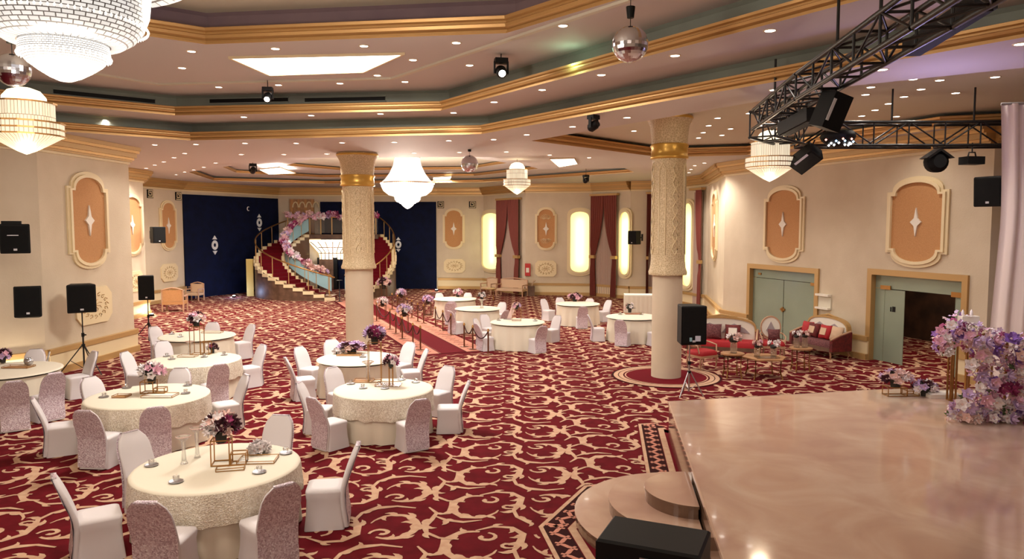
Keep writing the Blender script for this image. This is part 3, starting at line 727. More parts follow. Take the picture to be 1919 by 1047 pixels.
# curtains: gathered red swags over a sheer, tied back
def pleat(w, x, k, amp): return amp*sin(x*k*2*pi/w)
def curtain(wall, x0, x1, ytop, ybot, label, left=True, right=True):
    xm = (x0+x1)/2; u0, _ = wall.hit(x0, 450); u1, _ = wall.hit(x1, 450); u0, u1 = min(u0, u1), max(u0, u1)
    H = wall.hit(xm, ytop)[1]; w = u1-u0; H = min(H, 5.1)
    t = thing('curtain', label, 'curtain', wall.pt(u0, 0, .16), wall.rz)
    b = MB(); n = 40; vs = []
    for j in range(2):
        for i in range(n+1): vs.append((.12*w+w*.76*i/n, .06+.035*sin(i*1.7), .02 if j == 0 else H-.1))
    b.add(vs, [(i, i+1, n+2+i, n+1+i) for i in range(n)], 'sheer', True); b.build('sheer', t)
    for side, on in ((0, left), (1, right)):
        if not on: continue
        b = MB(); rows = 22; n = 30; vs = []
        for j in range(rows+1):
            f = j/rows; z = H*(1-f)+.03*f          # inner edge meets the middle at the top, swoops to the tie at .42 H
            tie = .60
            if f < tie: e = .5-.34*(f/tie)**2.2
            else: e = .16+.06*((f-tie)/(1-tie))
            for i in range(n+1):
                s = i/n; x = s*e*w if side == 0 else w-s*e*w
                am = .05 if f < tie-.08 or f > tie+.1 else .03
                vs.append((x, -.02-am*(1+sin(s*2*pi*6)), z))
        b.add(vs, [(j*(n+1)+i, j*(n+1)+i+1, (j+1)*(n+1)+i+1, (j+1)*(n+1)+i) for j in range(rows) for i in range(n)], 'curtain_red', True)
        o = b.build('curtain_panel', t)
        xc = .08*w if side == 0 else w*.92
        MB().box(xc-.10*w, xc+.10*w, -.16, 0.02, H*.38, H*.41, 'gold_paint').build('tieback', t)
    MB().box(-.05, w+.05, -.12, .1, H-.02, H+.08, 'gold_paint').build('pelmet', t)
curtain(W6, 937, 978, 374, 540, 'dark red tied-back curtain over a sheer on the far wall, first from the left')
curtain(W7, 1110, 1111, 368, 556, 'x') if 0 else None
curtain(W8, 1112, 1160, 366, 556, 'wide dark red tied-back curtain with sheer in the middle window bay')
curtain(W9, 1211, 1234, 358, 560, 'dark red curtain just left of the right column', True, False)
curtain(W10, 1301, 1322, 342, 575, 'dark red curtain just right of the right column beside the wall corner', False, True)
# navy walls and entrance
def navy(wall, x0, x1, y0, label_n, ornaments):
    u0, _ = wall.hit(x0, 460); u1, _ = wall.hit(x1, 460); _, z1 = wall.hit((x0+x1)/2, y0)
    b = MB(); b.box(u0, u1, -.08, -.001, 0.0, z1, 'navy')
    o = b.build('navy_wall_panel', loc=wall.p, rz=wall.rz); tag(o, label_n, 'wall covering')
    for cx, cy, hh, lab, d0 in ornaments:
        u, z = wall.hit(cx, cy); _, za = wall.hit(cx, cy-hh/2); h = (za-z)*2
        t = thing('ornament', lab, 'wall ornament', wall.pt(u, z, .082), wall.rz)
        w = h*.20
        n = 20
        of = [(w*cos(2*pi*i/n), w*1.25*sin(2*pi*i/n)) for i in range(n)]; ii = [(x*.42, z*.42) for x, z in of]
        MB().band(of, ii, -.03, 0, 'white_mark').build('ring', t)
        MB().prism([(-w*.75, h*.30), (w*.75, h*.30), (0, h*.5)], -.03, 0, 'white_mark').build('point', t)
        MB().prism([(-w*.75, -h*.30), (w*.75, -h*.30), (0, -h*.5)], -.03, 0, 'white_mark').build('point', t)
navy(W4, 344, 521, 368, 'deep navy wall covering left of the curved staircase', [(400, 459, 36, 'white ring and points ornament low on the left navy wall', 36), (483.5, 417, 32, 'white ring and points ornament near the staircase on the left navy wall', 38)])
navy(W5, 602, 818, 378, 'deep navy wall covering right of the staircase behind the left column', [(747, 458, 28, 'white ring and points ornament on the navy wall right of the left column', 41)])
u, z = W4.hit(463, 391)
t = MB(); P = [(.10*cos(a), .12*sin(a)) for a in [radians(60+24*i) for i in range(11)]]; Q = [(.03+.08*cos(a), .09*sin(a)) for a in [radians(60+24*i) for i in range(11)]]
t.prism(P+Q[::-1], -.02, 0, 'white_mark'); tag(t.build('crescent', loc=W4.pt(u, z, .082), rz=W4.rz), 'small white crescent high on the left navy wall', 'wall ornament')
# yellow strip door beside the staircase
a = D(463, 543, 37.0); b_ = D(476, 543, 37.0); zt_ = D(470, 485, 37.0).z
tag(MB().box(0, b_.x-a.x, -.05, .05, 0, zt_, 'yellow_panel').build('pale_yellow_board', loc=(a.x, a.y, 0)), 'narrow pale yellow upright board left of the curved staircase', 'board')
# red wall box
u, z = W6.hit(984.5, 505); 
t = thing('fire_alarm_box', 'small red fire alarm box right of the first red curtain', 'fire alarm', W7.pt(.12, z, .002), W7.rz)
MB().box(-.14, .14, -.1, 0, -.32, .32, 'red_sign').build('case', t); MB().box(-.08, .08, -.115, -.1, -.14, .1, 'white_fabric').build('plate', t)

# ------------------------------------------------------------------ glass doors in the right wall
def glass_door(op, name, opened):
    u0, u1, z1 = op; w = u1-u0
    t = bpy.data.objects.new(name, None); COL.objects.link(t); t.location = W12.pt(u0, 0); t.rotation_euler = (0, 0, W12.rz); t['kind'] = 'structure'
    b = MB(); f = .13
    b.box(-f, 0.02, -.06, .22, 0, z1+f, 'gold_paint'); b.box(w-.02, w+f, -.06, .22, 0, z1+f, 'gold_paint'); b.box(0.02, w-.02, -.06, .22, z1-.02, z1+f, 'gold_paint')
    b.build('door_frame', t)
    if not opened:
        MB().box(0.02, w-.02, .09, .105, z1*.86, z1-.02, 'green_glass').build('transom_pane', t)
        for i in (0, 1):
            MB().box(.02+i*w/2, w/2*(i+1)-.015, .09, .105, .02, z1*.86-.015, 'green_glass').build('glass_leaf', t)
        MB().box(w/2-.10, w/2+.10, .05, .09, z1*.42, z1*.45, 'brass').box(w/2-.03, w/2+.03, .05, .09, z1*.40, z1*.47, 'brass').build('lock', t)
        MB().box(w-.32, w-.06, .06, .09, z1*.82, z1*.86, 'brass').build('hinge', t)
        MB().box(.30, .44, .06, .09, z1*.90, z1*.93, 'brass').build('hinge', t)
    else:
        zt = z1*.84
        MB().box(0.02, w-.02, .09, .105, zt, z1-.02, 'green_glass').build('transom_pane', t)
        MB().box(.02, w*.12, .09, .105, .02, zt-.01, 'green_glass').build('side_pane', t)
        MB().box(w*.90, w-.02, .09, .105, .02, zt-.01, 'green_glass').build('side_pane', t)
        MB().box(w*.13, w*.36, .08, .095, .03, zt-.02, 'green_glass').build('glass_leaf', t)
        M = Matrix.Translation((w*.895, .1, 0)) @ Matrix.Rotation(radians(96), 4, 'Z')
        MB().box(0, w*.26, 0, .014, .03, zt-.02, 'green_glass', M).build('glass_leaf', t)
        MB().box(w*.08, w*.20, .05, .08, zt-.02, zt+.08, 'brass').build('hinge', t)
        MB().box(w*.86, w*.98, .05, .08, zt-.04, zt+.08, 'brass').build('hinge', t)
        MB().box(w*.20, w*.215, .07, .08, zt*.70, zt*.76, 'black').box(w*.225, w*.26, .07, .08, zt*.70, zt*.77, 'black').build('sticker', t)
glass_door(OPEN1, 'door_1', False); glass_door(OPEN2, 'door_2', True)
# lobby behind the doors
LB = W12
b = MB(); b.box(.3, LB.L+2.0, 4.2, 4.3, 0, 4.2, 'dark_lobby'); b.box(.3, .4, .25, 4.2, 0, 4.2, 'dark_lobby'); b.box(LB.L+1.9, LB.L+2.0, .9, 4.2, 0, 4.2, 'dark_lobby')
struct(b.build('wall_right', loc=LB.p, rz=LB.rz))
b = MB(); b.box(.3, LB.L+1.9, .25, 4.3, 4.2, 4.3, 'dark_lobby'); struct(b.build('ceiling', loc=LB.p, rz=LB.rz))
q = LB.pt((OPEN2[0]+OPEN2[1])/2, 3.9, -2.0); lamp('POINT', q, 330, (1, .80, .6), .2)
# notice holder between the doors
u0_, z0_ = W12.hit(1534, 577); u1_, z1_ = W12.hit(1559, 552)
t = thing('brochure_rack', 'small white wall rack between the two glass doors', 'rack', W12.pt(u0_, z0_, .002), W12.rz)
w_, h_ = u1_-u0_, z1_-z0_
MB().box(0, w_, -.03, 0, 0, h_, 'soffit_pale').build('back', t)
MB().box(0, w_, -.14, -.03, h_*.86, h_, 'white_fabric').build('shelf', t); MB().box(0, w_, -.14, -.03, 0, h_*.12, 'white_fabric').build('shelf', t)

# unseen fill lamps added behind the camera to brighten the near chair backs
for q in ((-7.5, 1.0, 5.2), (-1.5, -2.6, 5.4), (5.0, .5, 5.2)): lamp('POINT', q, 210, (1, .88, .77), .5)

# ------------------------------------------------------------------ stage, steps, speaker in front
b = MB(); b.poly(Z(STAGE, .6), 'marble'); n = len(STAGE)
b.loft([Z(STAGE, .0), Z(STAGE, .56)], 'riser', False, False, smooth=False)
b.loft([Z(inset(STAGE, -.02), .56), Z(inset(STAGE, -.02), .6), Z(STAGE, .602)], 'marble', False, False, smooth=False)
tag(b.build('stage'), 'raised polished pink marble stage filling the lower right of the hall', 'stage')
st = thing('stage_steps', 'rounded marble steps climbing to the left edge of the stage', 'steps')
def sedge(y): return 1.45+(2.62-1.45)*(y-3)/(12.02-3)
for k, (r, z) in enumerate(((1.38, .15), (.98, .30), (.56, .45))):
    arcp = []
    for i in range(33):
        a = radians(80+ (262-80)*i/32); x = STEPC[0]+r*cos(a); y = STEPC[1]+.12+r*1.04*sin(a); x = min(x, sedge(y)-.022); arcp.append((x, y))
    P = arcp+[(sedge(arcp[-1][1])-.022, arcp[-1][1]), (sedge(arcp[0][1])-.022, arcp[0][1])]
    b = MB(); z0 = z-.15+.0; b.loft([Z(inset(P, .012), z0), Z(inset(P, .012), z-.03), Z(P, z-.03), Z(P, z)], 'riser', False, False, smooth=False)
    b.poly(Z(P, z), 'marble'); b.build('step', st)
# black speaker cabinet in the foreground
t = thing('floor_monitor_speaker', 'large black speaker cabinet cut by the bottom of the picture, beside the steps', 'speaker')
A = W(1150, 964, .95); B_ = W(1332, 993, .95); d = (B_-A).normalized(); nn = Vector((d.y, -d.x, 0)); 
P = [A, B_, B_+nn*.55, A+nn*.55]; c = sum(P, Vector())/4
t.location = (c.x, c.y, 0); L_ = [(v.x-c.x, v.y-c.y) for v in P]
MB().loft([Z(inset(L_, .03), 0), Z(inset(L_, .0), .03), Z(L_, .93), Z(inset(L_, .02), .95)], 'black', smooth=False).build('cabinet', t)
e = Vector((L_[3][0]+L_[2][0], L_[3][1]+L_[2][1], 0))/2
M = Matrix.Translation((e.x, e.y, 0)) @ Matrix.Rotation(atan2(d.y, d.x), 4, 'Z')
MB().box(-.33, .33, -.02, 0, .08, .8, 'grille', M).build('grille', t)
MB().box(-.05, .09, -.03, -.02, .82, .87, 'silver', M).build('badge', t)

# ------------------------------------------------------------------ covered chairs and round tables
def rrect(w, d, z, r=.06, n=4, cy=0):
    P = []
    for (sx, sy, a0) in ((1, 1, 0), (-1, 1, 90), (-1, -1, 180), (1, -1, 270)):
        for i in range(n+1):
            a = radians(a0+90*i/n); P.append((sx*(w/2-r)+r*cos(a), cy+sy*(d/2-r)+r*sin(a), z))
    return P
def make_chair():
    # local +Y looks to the table; the back stands at y = 0
    t = thing('banquet_chair', 'x', 'chair')
    b = MB(); SD = .42
    def hem(P):  # the cover is pulled to the four feet, so the hem arches between them
        return [(x, y, z+.055*(1-min(1, (max(0, abs(x)-.08)/.14)))*.9*(1 if True else 0)+0.0) for x, y, z in P]
    rings = [hem(rrect(.47, .46, .005, .03, 4, SD/2)), rrect(.43, .42, .2, .04, 4, SD/2), rrect(.425, .41, .36, .05, 4, SD/2), rrect(.45, .43, .44, .06, 4, SD/2), rrect(.44, .42, .47, .07, 4, SD/2), rrect(.30, .30, .485, .08, 4, SD/2)]
    b.loft(rings, 'chair_white', False, True)
    bk = []; N = 12
    for i in range(N+1):
        f = i/N; z = .02+.93*f; y = -.02-.16*max(0, (f-.45)/.55)**1.15+.02*sin(pi*f)-.03*max(0, (.4-f))
        w = .44-.05*abs(f-.5)*1.0 if f < .8 else .415-.20*((f-.8)/.2)**2.4; th = .07-.025*f
        bk.append(rrect(w, th, z, min(th*.45, .03), 3, y))
    b.loft(bk, 'chair_white')
    b.build('stretch_cover', t)
    # lilac sequin panel hanging over the outer side of the back
    b = MB(); vs = []; n = 6; rows = [(.40, .0)]+[(f, 0) for f in [.12, .25, .38, .5, .62, .74, .84, .92, .97, 1.0]]
    fs_ = [.03, .12, .25, .38, .5, .62, .74, .84, .92, .97, 1.005]
    for f in fs_:
        z = .02+.93*f; y = -.02-.16*max(0, (f-.45)/.55)**1.15+.02*sin(pi*f)-.03*max(0, (.4-f)); w = (.455-.05*abs(f-.5) if f < .8 else .43-.19*((min(f, 1)-.8)/.2)**2.4); th = .07-.025*f
        for i in range(n+1): vs.append((w*(i/n-.5), y-th/2-.006-.006*sin(i*3+f*20), z))
    for i in range(n+1): vs.append((.2*(i/n-.5), vs[-n-1+i][1]+.035 if 0 else -.155, .957))
    m_ = n+1
    b.add(vs, [(j*m_+i, j*m_+i+1, (j+1)*m_+i+1, (j+1)*m_+i) for j in range(len(fs_)) for i in range(n)], 'sequin', True)
    b.build('sequin_back_panel', t)
    return t
def make_cloth(R_, lace=True, seed=0):
    t = thing('banquet_table', 'x', 'table'); n = 96; rg = random.Random(seed)
    ph = [rg.random()*6.28 for _ in range(4)]
    def fold(a, k): return k*(sin(14*a+ph[0])*.6+sin(23*a+ph[1])*.4+sin(5*a+ph[2])*.3)
    def ringz(r, z, k, zz=0): return [((r+fold(2*pi*i/n, k))*cos(2*pi*i/n), (r+fold(2*pi*i/n, k))*sin(2*pi*i/n), z+zz*fold(2*pi*i/n+1, 1)) for i in range(n)]
    MB().loft([ringz(R_-.06, .70, .0), ringz(R_-.045, .5, .012), ringz(R_-.03, .25, .028), ringz(R_-.02, .012, .04)], 'cloth', False, False).build('floor_length_skirt', t)
    MB().loft([ringz(.02, .76, 0), ringz(R_-.05, .76, 0), ringz(R_-.01, .752, .002), ringz(R_, .735, .003)], 'cloth', True, False).build('tabletop_cloth', t)
    if lace: MB().loft([ringz(R_-.002, .742, .003), ringz(R_+.004, .70, .006), ringz(R_+.008, .58, .018), ringz(R_+.012, .40, .03, .02)], 'lace', False, False).build('lace_overlay', t)
    return t
# name, ellipse left/right px, centre y, real radius, chair scale, phrase, chair back tops (px)
TB = [
 ('A', 257, 558, 872, .92, .99, 'the nearest table', [(172, 884), (292, 931), (505, 898), (637, 836), (513, 787), (275, 818)]),
 ('B', 168, 388, 740, .94, .95, 'the second left table', [(186, 711), (104, 744), (178, 764), (289, 760), (434, 707), (333, 694)]),
 ('C', 281, 447, 673, .92, .93, 'the third left table', [(243, 661), (267, 626), (395, 677), (484, 648)]),
 ('D', 300, 440, 628, .92, .92, 'the farthest left table', [(290, 613), (398, 605), (470, 609)]),
 ('E', -62, 90, 692, .93, .95, 'the table cut by the left edge', [(127, 666), (100, 700), (33, 736), (-52, 712), (46, 665)]),
 ('F', 595, 745, 670, .84, .92, 'the rear middle table', [(563, 651), (574, 669), (622, 638), (766, 643), (772, 657)]),
 ('G', 628, 810, 727, .84, .90, 'the front middle table', [(624, 690), (575, 718), (630, 738), (759, 737), (838, 688), (844, 717)]),
 ('H', 812, 894, 559, .83, .84, 'the farthest roped-off table', [(821, 549), (877, 549), (849, 562), (833, 578)]),
 ('I', 853, 938, 577, .78, .82, 'the middle roped-off table', [(941, 567), (869, 580), (924, 580)]),
 ('J', 918, 1022, 602, .80, .82, 'the nearest roped-off table', [(927, 605), (994, 607), (1044, 592), (892, 598), (908, 590)]),
 ('K', 1041, 1124, 568, .80, .82, 'the window-bay table', [(1019, 561), (1049, 558), (1105, 560), (1088, 572), (1140, 563)]),
 ('L', 1134, 1240, 592, .84, .84, 'the table by the right column', [(1118, 591), (1171, 597), (1228, 598)]),
]
chair0 = make_chair(); used = False; TC = {}
cl0 = {}
OCT = ['right side', 'back right side', 'back', 'back left side', 'left side', 'front left side', 'front', 'front right side']
for key, xl, xr, yc, rad, cs, phrase, backs in TB:
    a = W(xl, yc, .76); c = W(xr, yc, .76); cx, cy = (a.x+c.x)/2, (a.y+c.y)/2
    if key in 'HIJKL': cy = cy
    TC[key] = Vector((cx, cy, .762)); kk = (rad, key == 'A' or key == 'G')
    t = make_cloth(rad, key in 'ABCG', seed=ord(key))
    place(t, (cx, cy, 0), label={'A': 'nearest round banquet table with cream cloth and lace overlay, lower left', 'B': 'round cream banquet table second from the camera in the left group', 'C': 'round cream banquet table third from the camera in the left group', 'D': 'round cream banquet table farthest back in the left group',
        'E': 'round cream banquet table cut off by the left edge of the picture', 'F': 'round cream banquet table directly before the left column, rear of two', 'G': 'round cream banquet table with lace, front one of the middle pair', 'H': 'farthest cream banquet table beyond the rope posts',
        'I': 'middle one of three cream banquet tables beyond the rope posts', 'J': 'nearest of three cream banquet tables beyond the rope posts', 'K': 'rear cream banquet table near the wide red curtain', 'L': 'cream banquet table partly hidden by the right column'}[key], group='round banquet tables')
    seen = {}
    for (bx, by) in backs:
        p = W(bx, by, .93*cs); dx, dy = cx-p.x, cy-p.y; dd = sqrt(dx*dx+dy*dy) or 1
        p = Vector((p.x+dx/dd*.14*cs, p.y+dy/dd*.14*cs, 0)); dx, dy = cx-p.x, cy-p.y; dd = sqrt(dx*dx+dy*dy) or 1; mind = rad+.50*cs
        if dd < mind: p = Vector((cx-dx/dd*mind, cy-dy/dd*mind, 0))
        if dd > rad+1.1: p = Vector((cx-dx/dd*(rad+1.1), cy-dy/dd*(rad+1.1), 0))
        rz = atan2(dy, dx)-pi/2
        o = chair0 if not used else copy_tree(chair0); used = True
        k = int(round(atan2(-dy, -dx)/(pi/4))) % 8; side = OCT[k]; seen[side] = seen.get(side, 0)+1
        extra = '' if seen[side] == 1 else ', %s one' % ORD[seen[side]-1]
        face = 'sequin back toward camera' if k in (5, 6, 7) else ('plain side toward camera' if k in (1, 2, 3) else 'seen side-on')
        place(o, (p.x, p.y, 0), rz, cs, 'white covered chair, %s%s of %s' % (side, extra, phrase), 'white covered banquet chairs around the tables')

# ------------------------------------------------------------------ flowers
def bloom_mesh(name, m, seed=0, n=5, layers=2):
    rg = random.Random(seed); b = MB()
    for L in range(layers):
        for k in range(n):
            a = 2*pi*k/n+L*.6; r = 1-.35*L; up = .25+.45*L; M = Matrix.Rotation(a, 4, 'Z')
            vs = []
            for i in range(4):
                u = i/3
                for j in (-1, 0, 1):
                    w = .42*sin(pi*(.15+.75*u))*j*r
                    vs.append(M @ Vector((r*u*(1-.15*abs(j)), w, up*u*u+.12*abs(j)*u+.06*rg.random())))
            b.add(vs, [(i*3+j, i*3+j+1, (i+1)*3+j+1, (i+1)*3+j) for i in range(3) for j in range(2)], m, True)
    b.lathe([(.001, .25), (.16, .2), (.18, .1), (.001, .0)], 'petal_blush' if m != 'petal_blush' else 'petal_white', 6)
    o = b.build(name); me = o.data; bpy.data.objects.remove(o); return me
BL = {m: bloom_mesh('blossom', 'petal_'+m, i) for i, m in enumerate(('white', 'pink', 'lilac', 'magenta', 'plum', 'purple', 'blush'))}
def put_bloom(m, loc, nrm, s, parent):
    o = bpy.data.objects.new('blossom', BL[m]); COL.objects.link(o); o.parent = parent; o.location = loc
    q = Vector(nrm).to_track_quat('Z', 'Y'); o.rotation_mode = 'QUATERNION'; o.rotation_quaternion = q; o.scale = (s, s, s); return o
def foliage(parent, rg, rad, n, flat=.8, m='leaf_dark', c=(0, 0, 0), lr=.5):
    b = MB()
    for k in range(n):
        a = rg.random()*2*pi; e = rg.uniform(-.3, 1.3); d = Vector((cos(a)*cos(e), sin(a)*cos(e), sin(e)*flat)); s0 = Vector(c)
        p0 = s0+d*rad*.3; p1 = s0+d*rad*rg.uniform(.9, 1.3); sd = d.cross(Vector((0, 0, 1))).normalized()*rad*.14
        mid = (p0+p1)/2+Vector((0, 0, rad*.05))
        b.add([p0, mid+sd, p1, mid-sd], [(0, 1, 2, 3)], m)
    for k in range(6):
        a = rg.random()*2*pi; b.lathe([(rad*.05, -rad*.3), (rad*.35, -rad*.15), (rad*.4, 0), (rad*.3, rad*.3), (.001, rad*.42)], m, 8, Vector(c)+Vector((cos(a), sin(a), 0))*rad*.2)
    return b.build('foliage', parent)
def bouquet(loc, rad, label, cols, seed, n=16, flat=.8, group=None, stretch=1.0):
    rg = random.Random(seed); t = thing('flower_arrangement', label, 'flowers', loc, 0, group)
    t.scale = (stretch, 1, 1)
    foliage(t, rg, rad, 26, flat)
    MB().lathe([(rad*.28, -rad*.85), (rad*.34, -rad*.2), (rad*.3, -rad*.1), (.001, -rad*.1)], 'leaf_dark', 10).build('holder', t)
    for k in range(n):
        z = 1-1.25*(k+.5)/n; a = k*2.4; r = sqrt(max(0, 1-z*z)); d = Vector((r*cos(a), r*sin(a), z*flat))
        put_bloom(rg.choice(cols), d*rad*.72, d, rad*rg.uniform(.34, .5), t)
    return t
# gold wire stands and table-top things
def wire_box(b, x0, x1, y0, y1, z0, z1, r=.006, m='brass'):
    for x in (x0, x1):
        for y in (y0, y1): b.box(x-r, x+r, y-r, y+r, z0, z1, m)
    for z in (z0+r, z1-r):
        for y in (y0, y1): b.box(x0, x1, y-r, y+r, z-r, z+r, m)
        for x in (x0, x1): b.box(x-r, x+r, y0, y1, z-r, z+r, m)
def stand(loc, w, h, label, rz=0, small=True):
    t = thing('flower_stand', label, 'flower stand', loc, rz, 'gold wire flower stands')
    b = MB(); wire_box(b, -w, w, -w, w, 0, h); b.build('tall_frame', t)
    if small: b = MB(); wire_box(b, w+.012, w+.18, -w, w*.4, 0, h*.45); b.build('low_frame', t)
    return t
def vase(loc, h, r, label):
    t = thing('glass_vase', label, 'vase', loc)
    MB().lathe([(r*.8, 0), (r*.55, h*.1), (r*.35, h*.5), (r*.6, h*.85), (r*1.5, h), (r*1.3, h*.985), (r*.5, h*.83), (r*.28, h*.5), (r*.4, h*.12), (.001, h*.08)], 'clear_glass', 20).build('glass_body', t)
    MB().lathe([(r*1.5, h-.003), (r*1.58, h+.004), (r*1.5, h+.008)], 'petal_blush', 20, cap=False).build('rim', t)
    return t
def cup(loc, label, k=0):
    t = thing('tea_cup', label, 'cup', loc, k*1.3, 'small glass cups on the tables')
    MB().lathe([(.001, .004), (.06, .004), (.075, .014), (.078, .014), (.06, .0), (.001, .0)], 'silver', 20).build('saucer', t)
    MB().lathe([(.02, .014), (.026, .02), (.032, .07), (.034, .07), (.030, .016)], 'clear_glass', 16).build('glass', t)
    MB().tube([(.031, 0, .06), (.052, 0, .058), (.052, 0, .032), (.030, 0, .026)], .004, 'clear_glass', 5).build('handle', t)
    return t
def tray(loc, w, d, label, m='wood_light', rz=0):
    t = thing('serving_tray', label, 'tray', loc, rz)
    MB().box(-w/2, w/2, -d/2, d/2, 0, .012, m).build('base', t)
    b = MB(); wire_box(b, -w/2, w/2, -d/2, d/2, .0, .035, .004); b.build('rail', t); return t
TN = {'A': 'the nearest table', 'B': 'the second left table', 'C': 'the third left table', 'D': 'the farthest left table', 'E': 'the left-edge table', 'F': 'the rear middle table', 'G': 'the front middle table', 'H': 'the farthest roped-off table', 'I': 'the middle roped-off table', 'J': 'the nearest roped-off table', 'K': 'the rear window-bay table', 'L': 'the table by the right column'}
TR = {k[0]: k[4] for k in TB}
def T(x, y):
    p = W(x, y, .762); k = min(TC, key=lambda q: (TC[q]-p).length); v = p-TC[k]; m = TR[k]-.13
    if v.length > m: p = TC[k]+v*(m/v.length)
    return p
mix1 = ['plum', 'plum', 'white', 'pink', 'blush', 'magenta']; mix2 = ['white', 'blush', 'plum', 'lilac', 'pink']; mix3 = ['magenta', 'pink', 'lilac', 'plum']
p = T(416, 868); stand(p, .10, .30, 'short gold wire flower stand on the nearest table', .2); bouquet(p+Vector((.0, 0, .43)), .21, 'round bouquet of plum, pink and white flowers on the nearest table', mix1, 1, 22)
p = T(345, 868); vase(p, .32, .055, 'twisted clear glass vase on the nearest table'); vase(p+Vector((.06, .22, 0)), .36, .05, 'second clear glass vase, just behind the other on the nearest table')
p = T(470, 868); tray(p+Vector((.05, .1, 0)), .42, .26, 'pale tray with baby\'s breath sprays on the nearest table', 'white_fabric', .1)
bouquet(T(485, 848)+Vector((0, 0, .06)), .14, 'loose spray of tiny white flowers lying on the nearest table', ['white'], 5, 18, .4)
b_ = tray(T(432, 880), .30, .10, 'narrow pale wood block under the stand on the nearest table', 'cloth', .25)
for k, (x, y) in enumerate(((284, 872), (330, 903), (537, 849), (486, 885))): cup(T(x, y), 'small glass cup on saucer, %s from the left on the nearest table' % ORD[[0, 1, 3, 2][k]], k)
p = T(285, 735); stand(p+Vector((-.05, 0, 0)), .10, .20, 'low gold wire flower stand on the second left table', .1)
bouquet(p+Vector((.0, 0, .33)), .21, 'dark leafy bouquet with cream flowers on the second left table', ['blush', 'white', 'white', 'pink'], 7, 12)
tray(T(300, 742), .5, .25, 'pale tray with white petals on the second left table', 'white_fabric'); 
tray(T(228, 743), .22, .18, 'small wooden card box on the second left table')
for k, (x, y) in enumerate(((195, 744), (233, 725), (348, 737), (352, 722))): cup(T(x, y), 'small glass cup on saucer, %s from the left on the second left table' % ORD[k], k)
p = T(370, 663); stand(p, .11, .62, 'tall gold wire flower stand on the third left table'); bouquet(p+Vector((0, 0, .76)), .2, 'round dark bouquet with pink flowers on the tall stand, third left table', ['pink', 'white', 'plum', 'blush'], 9, 16)
bouquet(T(388, 661)+Vector((.12, 0, .11)), .13, 'small plum and white bouquet low on the third left table', ['plum', 'white', 'magenta'], 10, 9)
vase(T(351, 656), .26, .06, 'clear glass candle vase on the third left table'); tray(T(352, 668), .36, .2, 'cream tray on the third left table', 'cloth')
for k, (x, y) in enumerate(((306, 667), (322, 673), (383, 669), (420, 665))): cup(T(x, y), 'small glass cup on saucer, %s from the left on the third left table' % ORD[k], k)
tray(T(398, 623), .5, .2, 'pale low box on the farthest left table', 'cloth')
for k, (x, y) in enumerate(((322, 626), (338, 631))): cup(T(x, y), 'small glass cup on saucer, %s from the left on the farthest left table' % ORD[k], k)
bouquet(T(2, 676)+Vector((0, 0, .16)), .17, 'pink and plum bouquet on the left-edge table', ['pink', 'plum', 'lilac', 'blush'], 12, 14)
t = thing('silver_bowl', 'small round silver bowl on the left-edge table', 'bowl', T(54, 684)); MB().lathe([(.03, 0), (.07, .03), (.085, .08), (.07, .13), (.062, .13), (.07, .08), (.05, .03), (.001, .02)], 'silver', 20).build('body', t); MB().lathe([(.062, .13), (.066, .136), (.062, .142)], 'mirror', 20, cap=False).build('rim', t)
tray(T(35, 688), .5, .25, 'flat wooden board on the left-edge table')
bouquet(T(668, 662)+Vector((-.1, 0, .14)), .19, 'wide pink and dark arrangement on the rear middle table', ['pink', 'plum', 'lilac', 'blush'], 14, 20, .6, stretch=1.7)
bouquet(T(622, 660)+Vector((0, 0, .05)), .14, 'low white napkin-like spray on the rear middle table', ['white'], 15, 12, .5)
tray(T(655, 665), .5, .24, 'wooden tray on the rear middle table')
cup(T(680, 669), 'small glass cup on the rear middle table')
p = T(703, 714); stand(p, .11, .72, 'tall gold wire flower stand on the front middle table', .1, False); bouquet(p+Vector((0, 0, .84)), .2, 'lilac pink bouquet on the tall stand of the front middle table', mix3, 17, 20, .7)
p = T(733, 723); stand(p, .03, .34, 'slim gold flower stand on the front middle table', 0, False); bouquet(p+Vector((0, 0, .43)), .14, 'small magenta and white bouquet on the front middle table', ['magenta', 'white', 'plum', 'pink'], 18, 14)
tray(T(728, 721), .42, .28, 'mirror tray with gold rail under the slim stand, front middle table', 'mirror'); tray(T(672, 711), .34, .24, 'wooden tray left of the tall stand on the front middle table')
vase(T(688, 712), .34, .07, 'clear glass hurricane vase on the front middle table')
for k, (x, y) in enumerate(((648, 718), (680, 727), (721, 728), (768, 704), (779, 716))): cup(T(x, y), 'small glass cup on saucer, %s from the left on the front middle table' % ORD[k], k)
bouquet(T(858, 556)+Vector((0, 0, .16)), .2, 'pink and plum bouquet on the farthest roped-off table', ['pink', 'plum', 'white'], 20, 12)
p = T(903, 577); vase(p, .3, .1, 'glass vase of dry twigs on the middle roped-off table'); bouquet(p+Vector((0, 0, .42)), .16, 'twiggy spray with one white rose on the middle roped-off table', ['white', 'blush'], 21, 4)
p = T(968, 600); stand(p, .13, .34, 'gold wire flower stand on the nearest roped-off table', 0, False); bouquet(p+Vector((0, 0, .42)), .14, 'small dusky pink bouquet on the nearest roped-off table', ['pink', 'lilac', 'blush'], 22, 10)
M = Matrix.Rotation(-.35, 4, 'Y'); t = thing('menu_card', 'pink upright menu card on the nearest roped-off table', 'card', T(951, 598)); MB().box(-.02, .10, -.006, .006, 0.01, .42, 'petal_blush', Matrix.Rotation(.35, 4, 'Y')).build('card', t); MB().box(-.12, .12, -.08, .08, 0, .01, 'silver').build('foot_plate', t)
bouquet(T(1082, 564)+Vector((-.1, 0, .16)), .2, 'peach and plum bouquet on the rear window-bay table', ['blush', 'plum', 'pink'], 23, 12, .7, stretch=1.3)
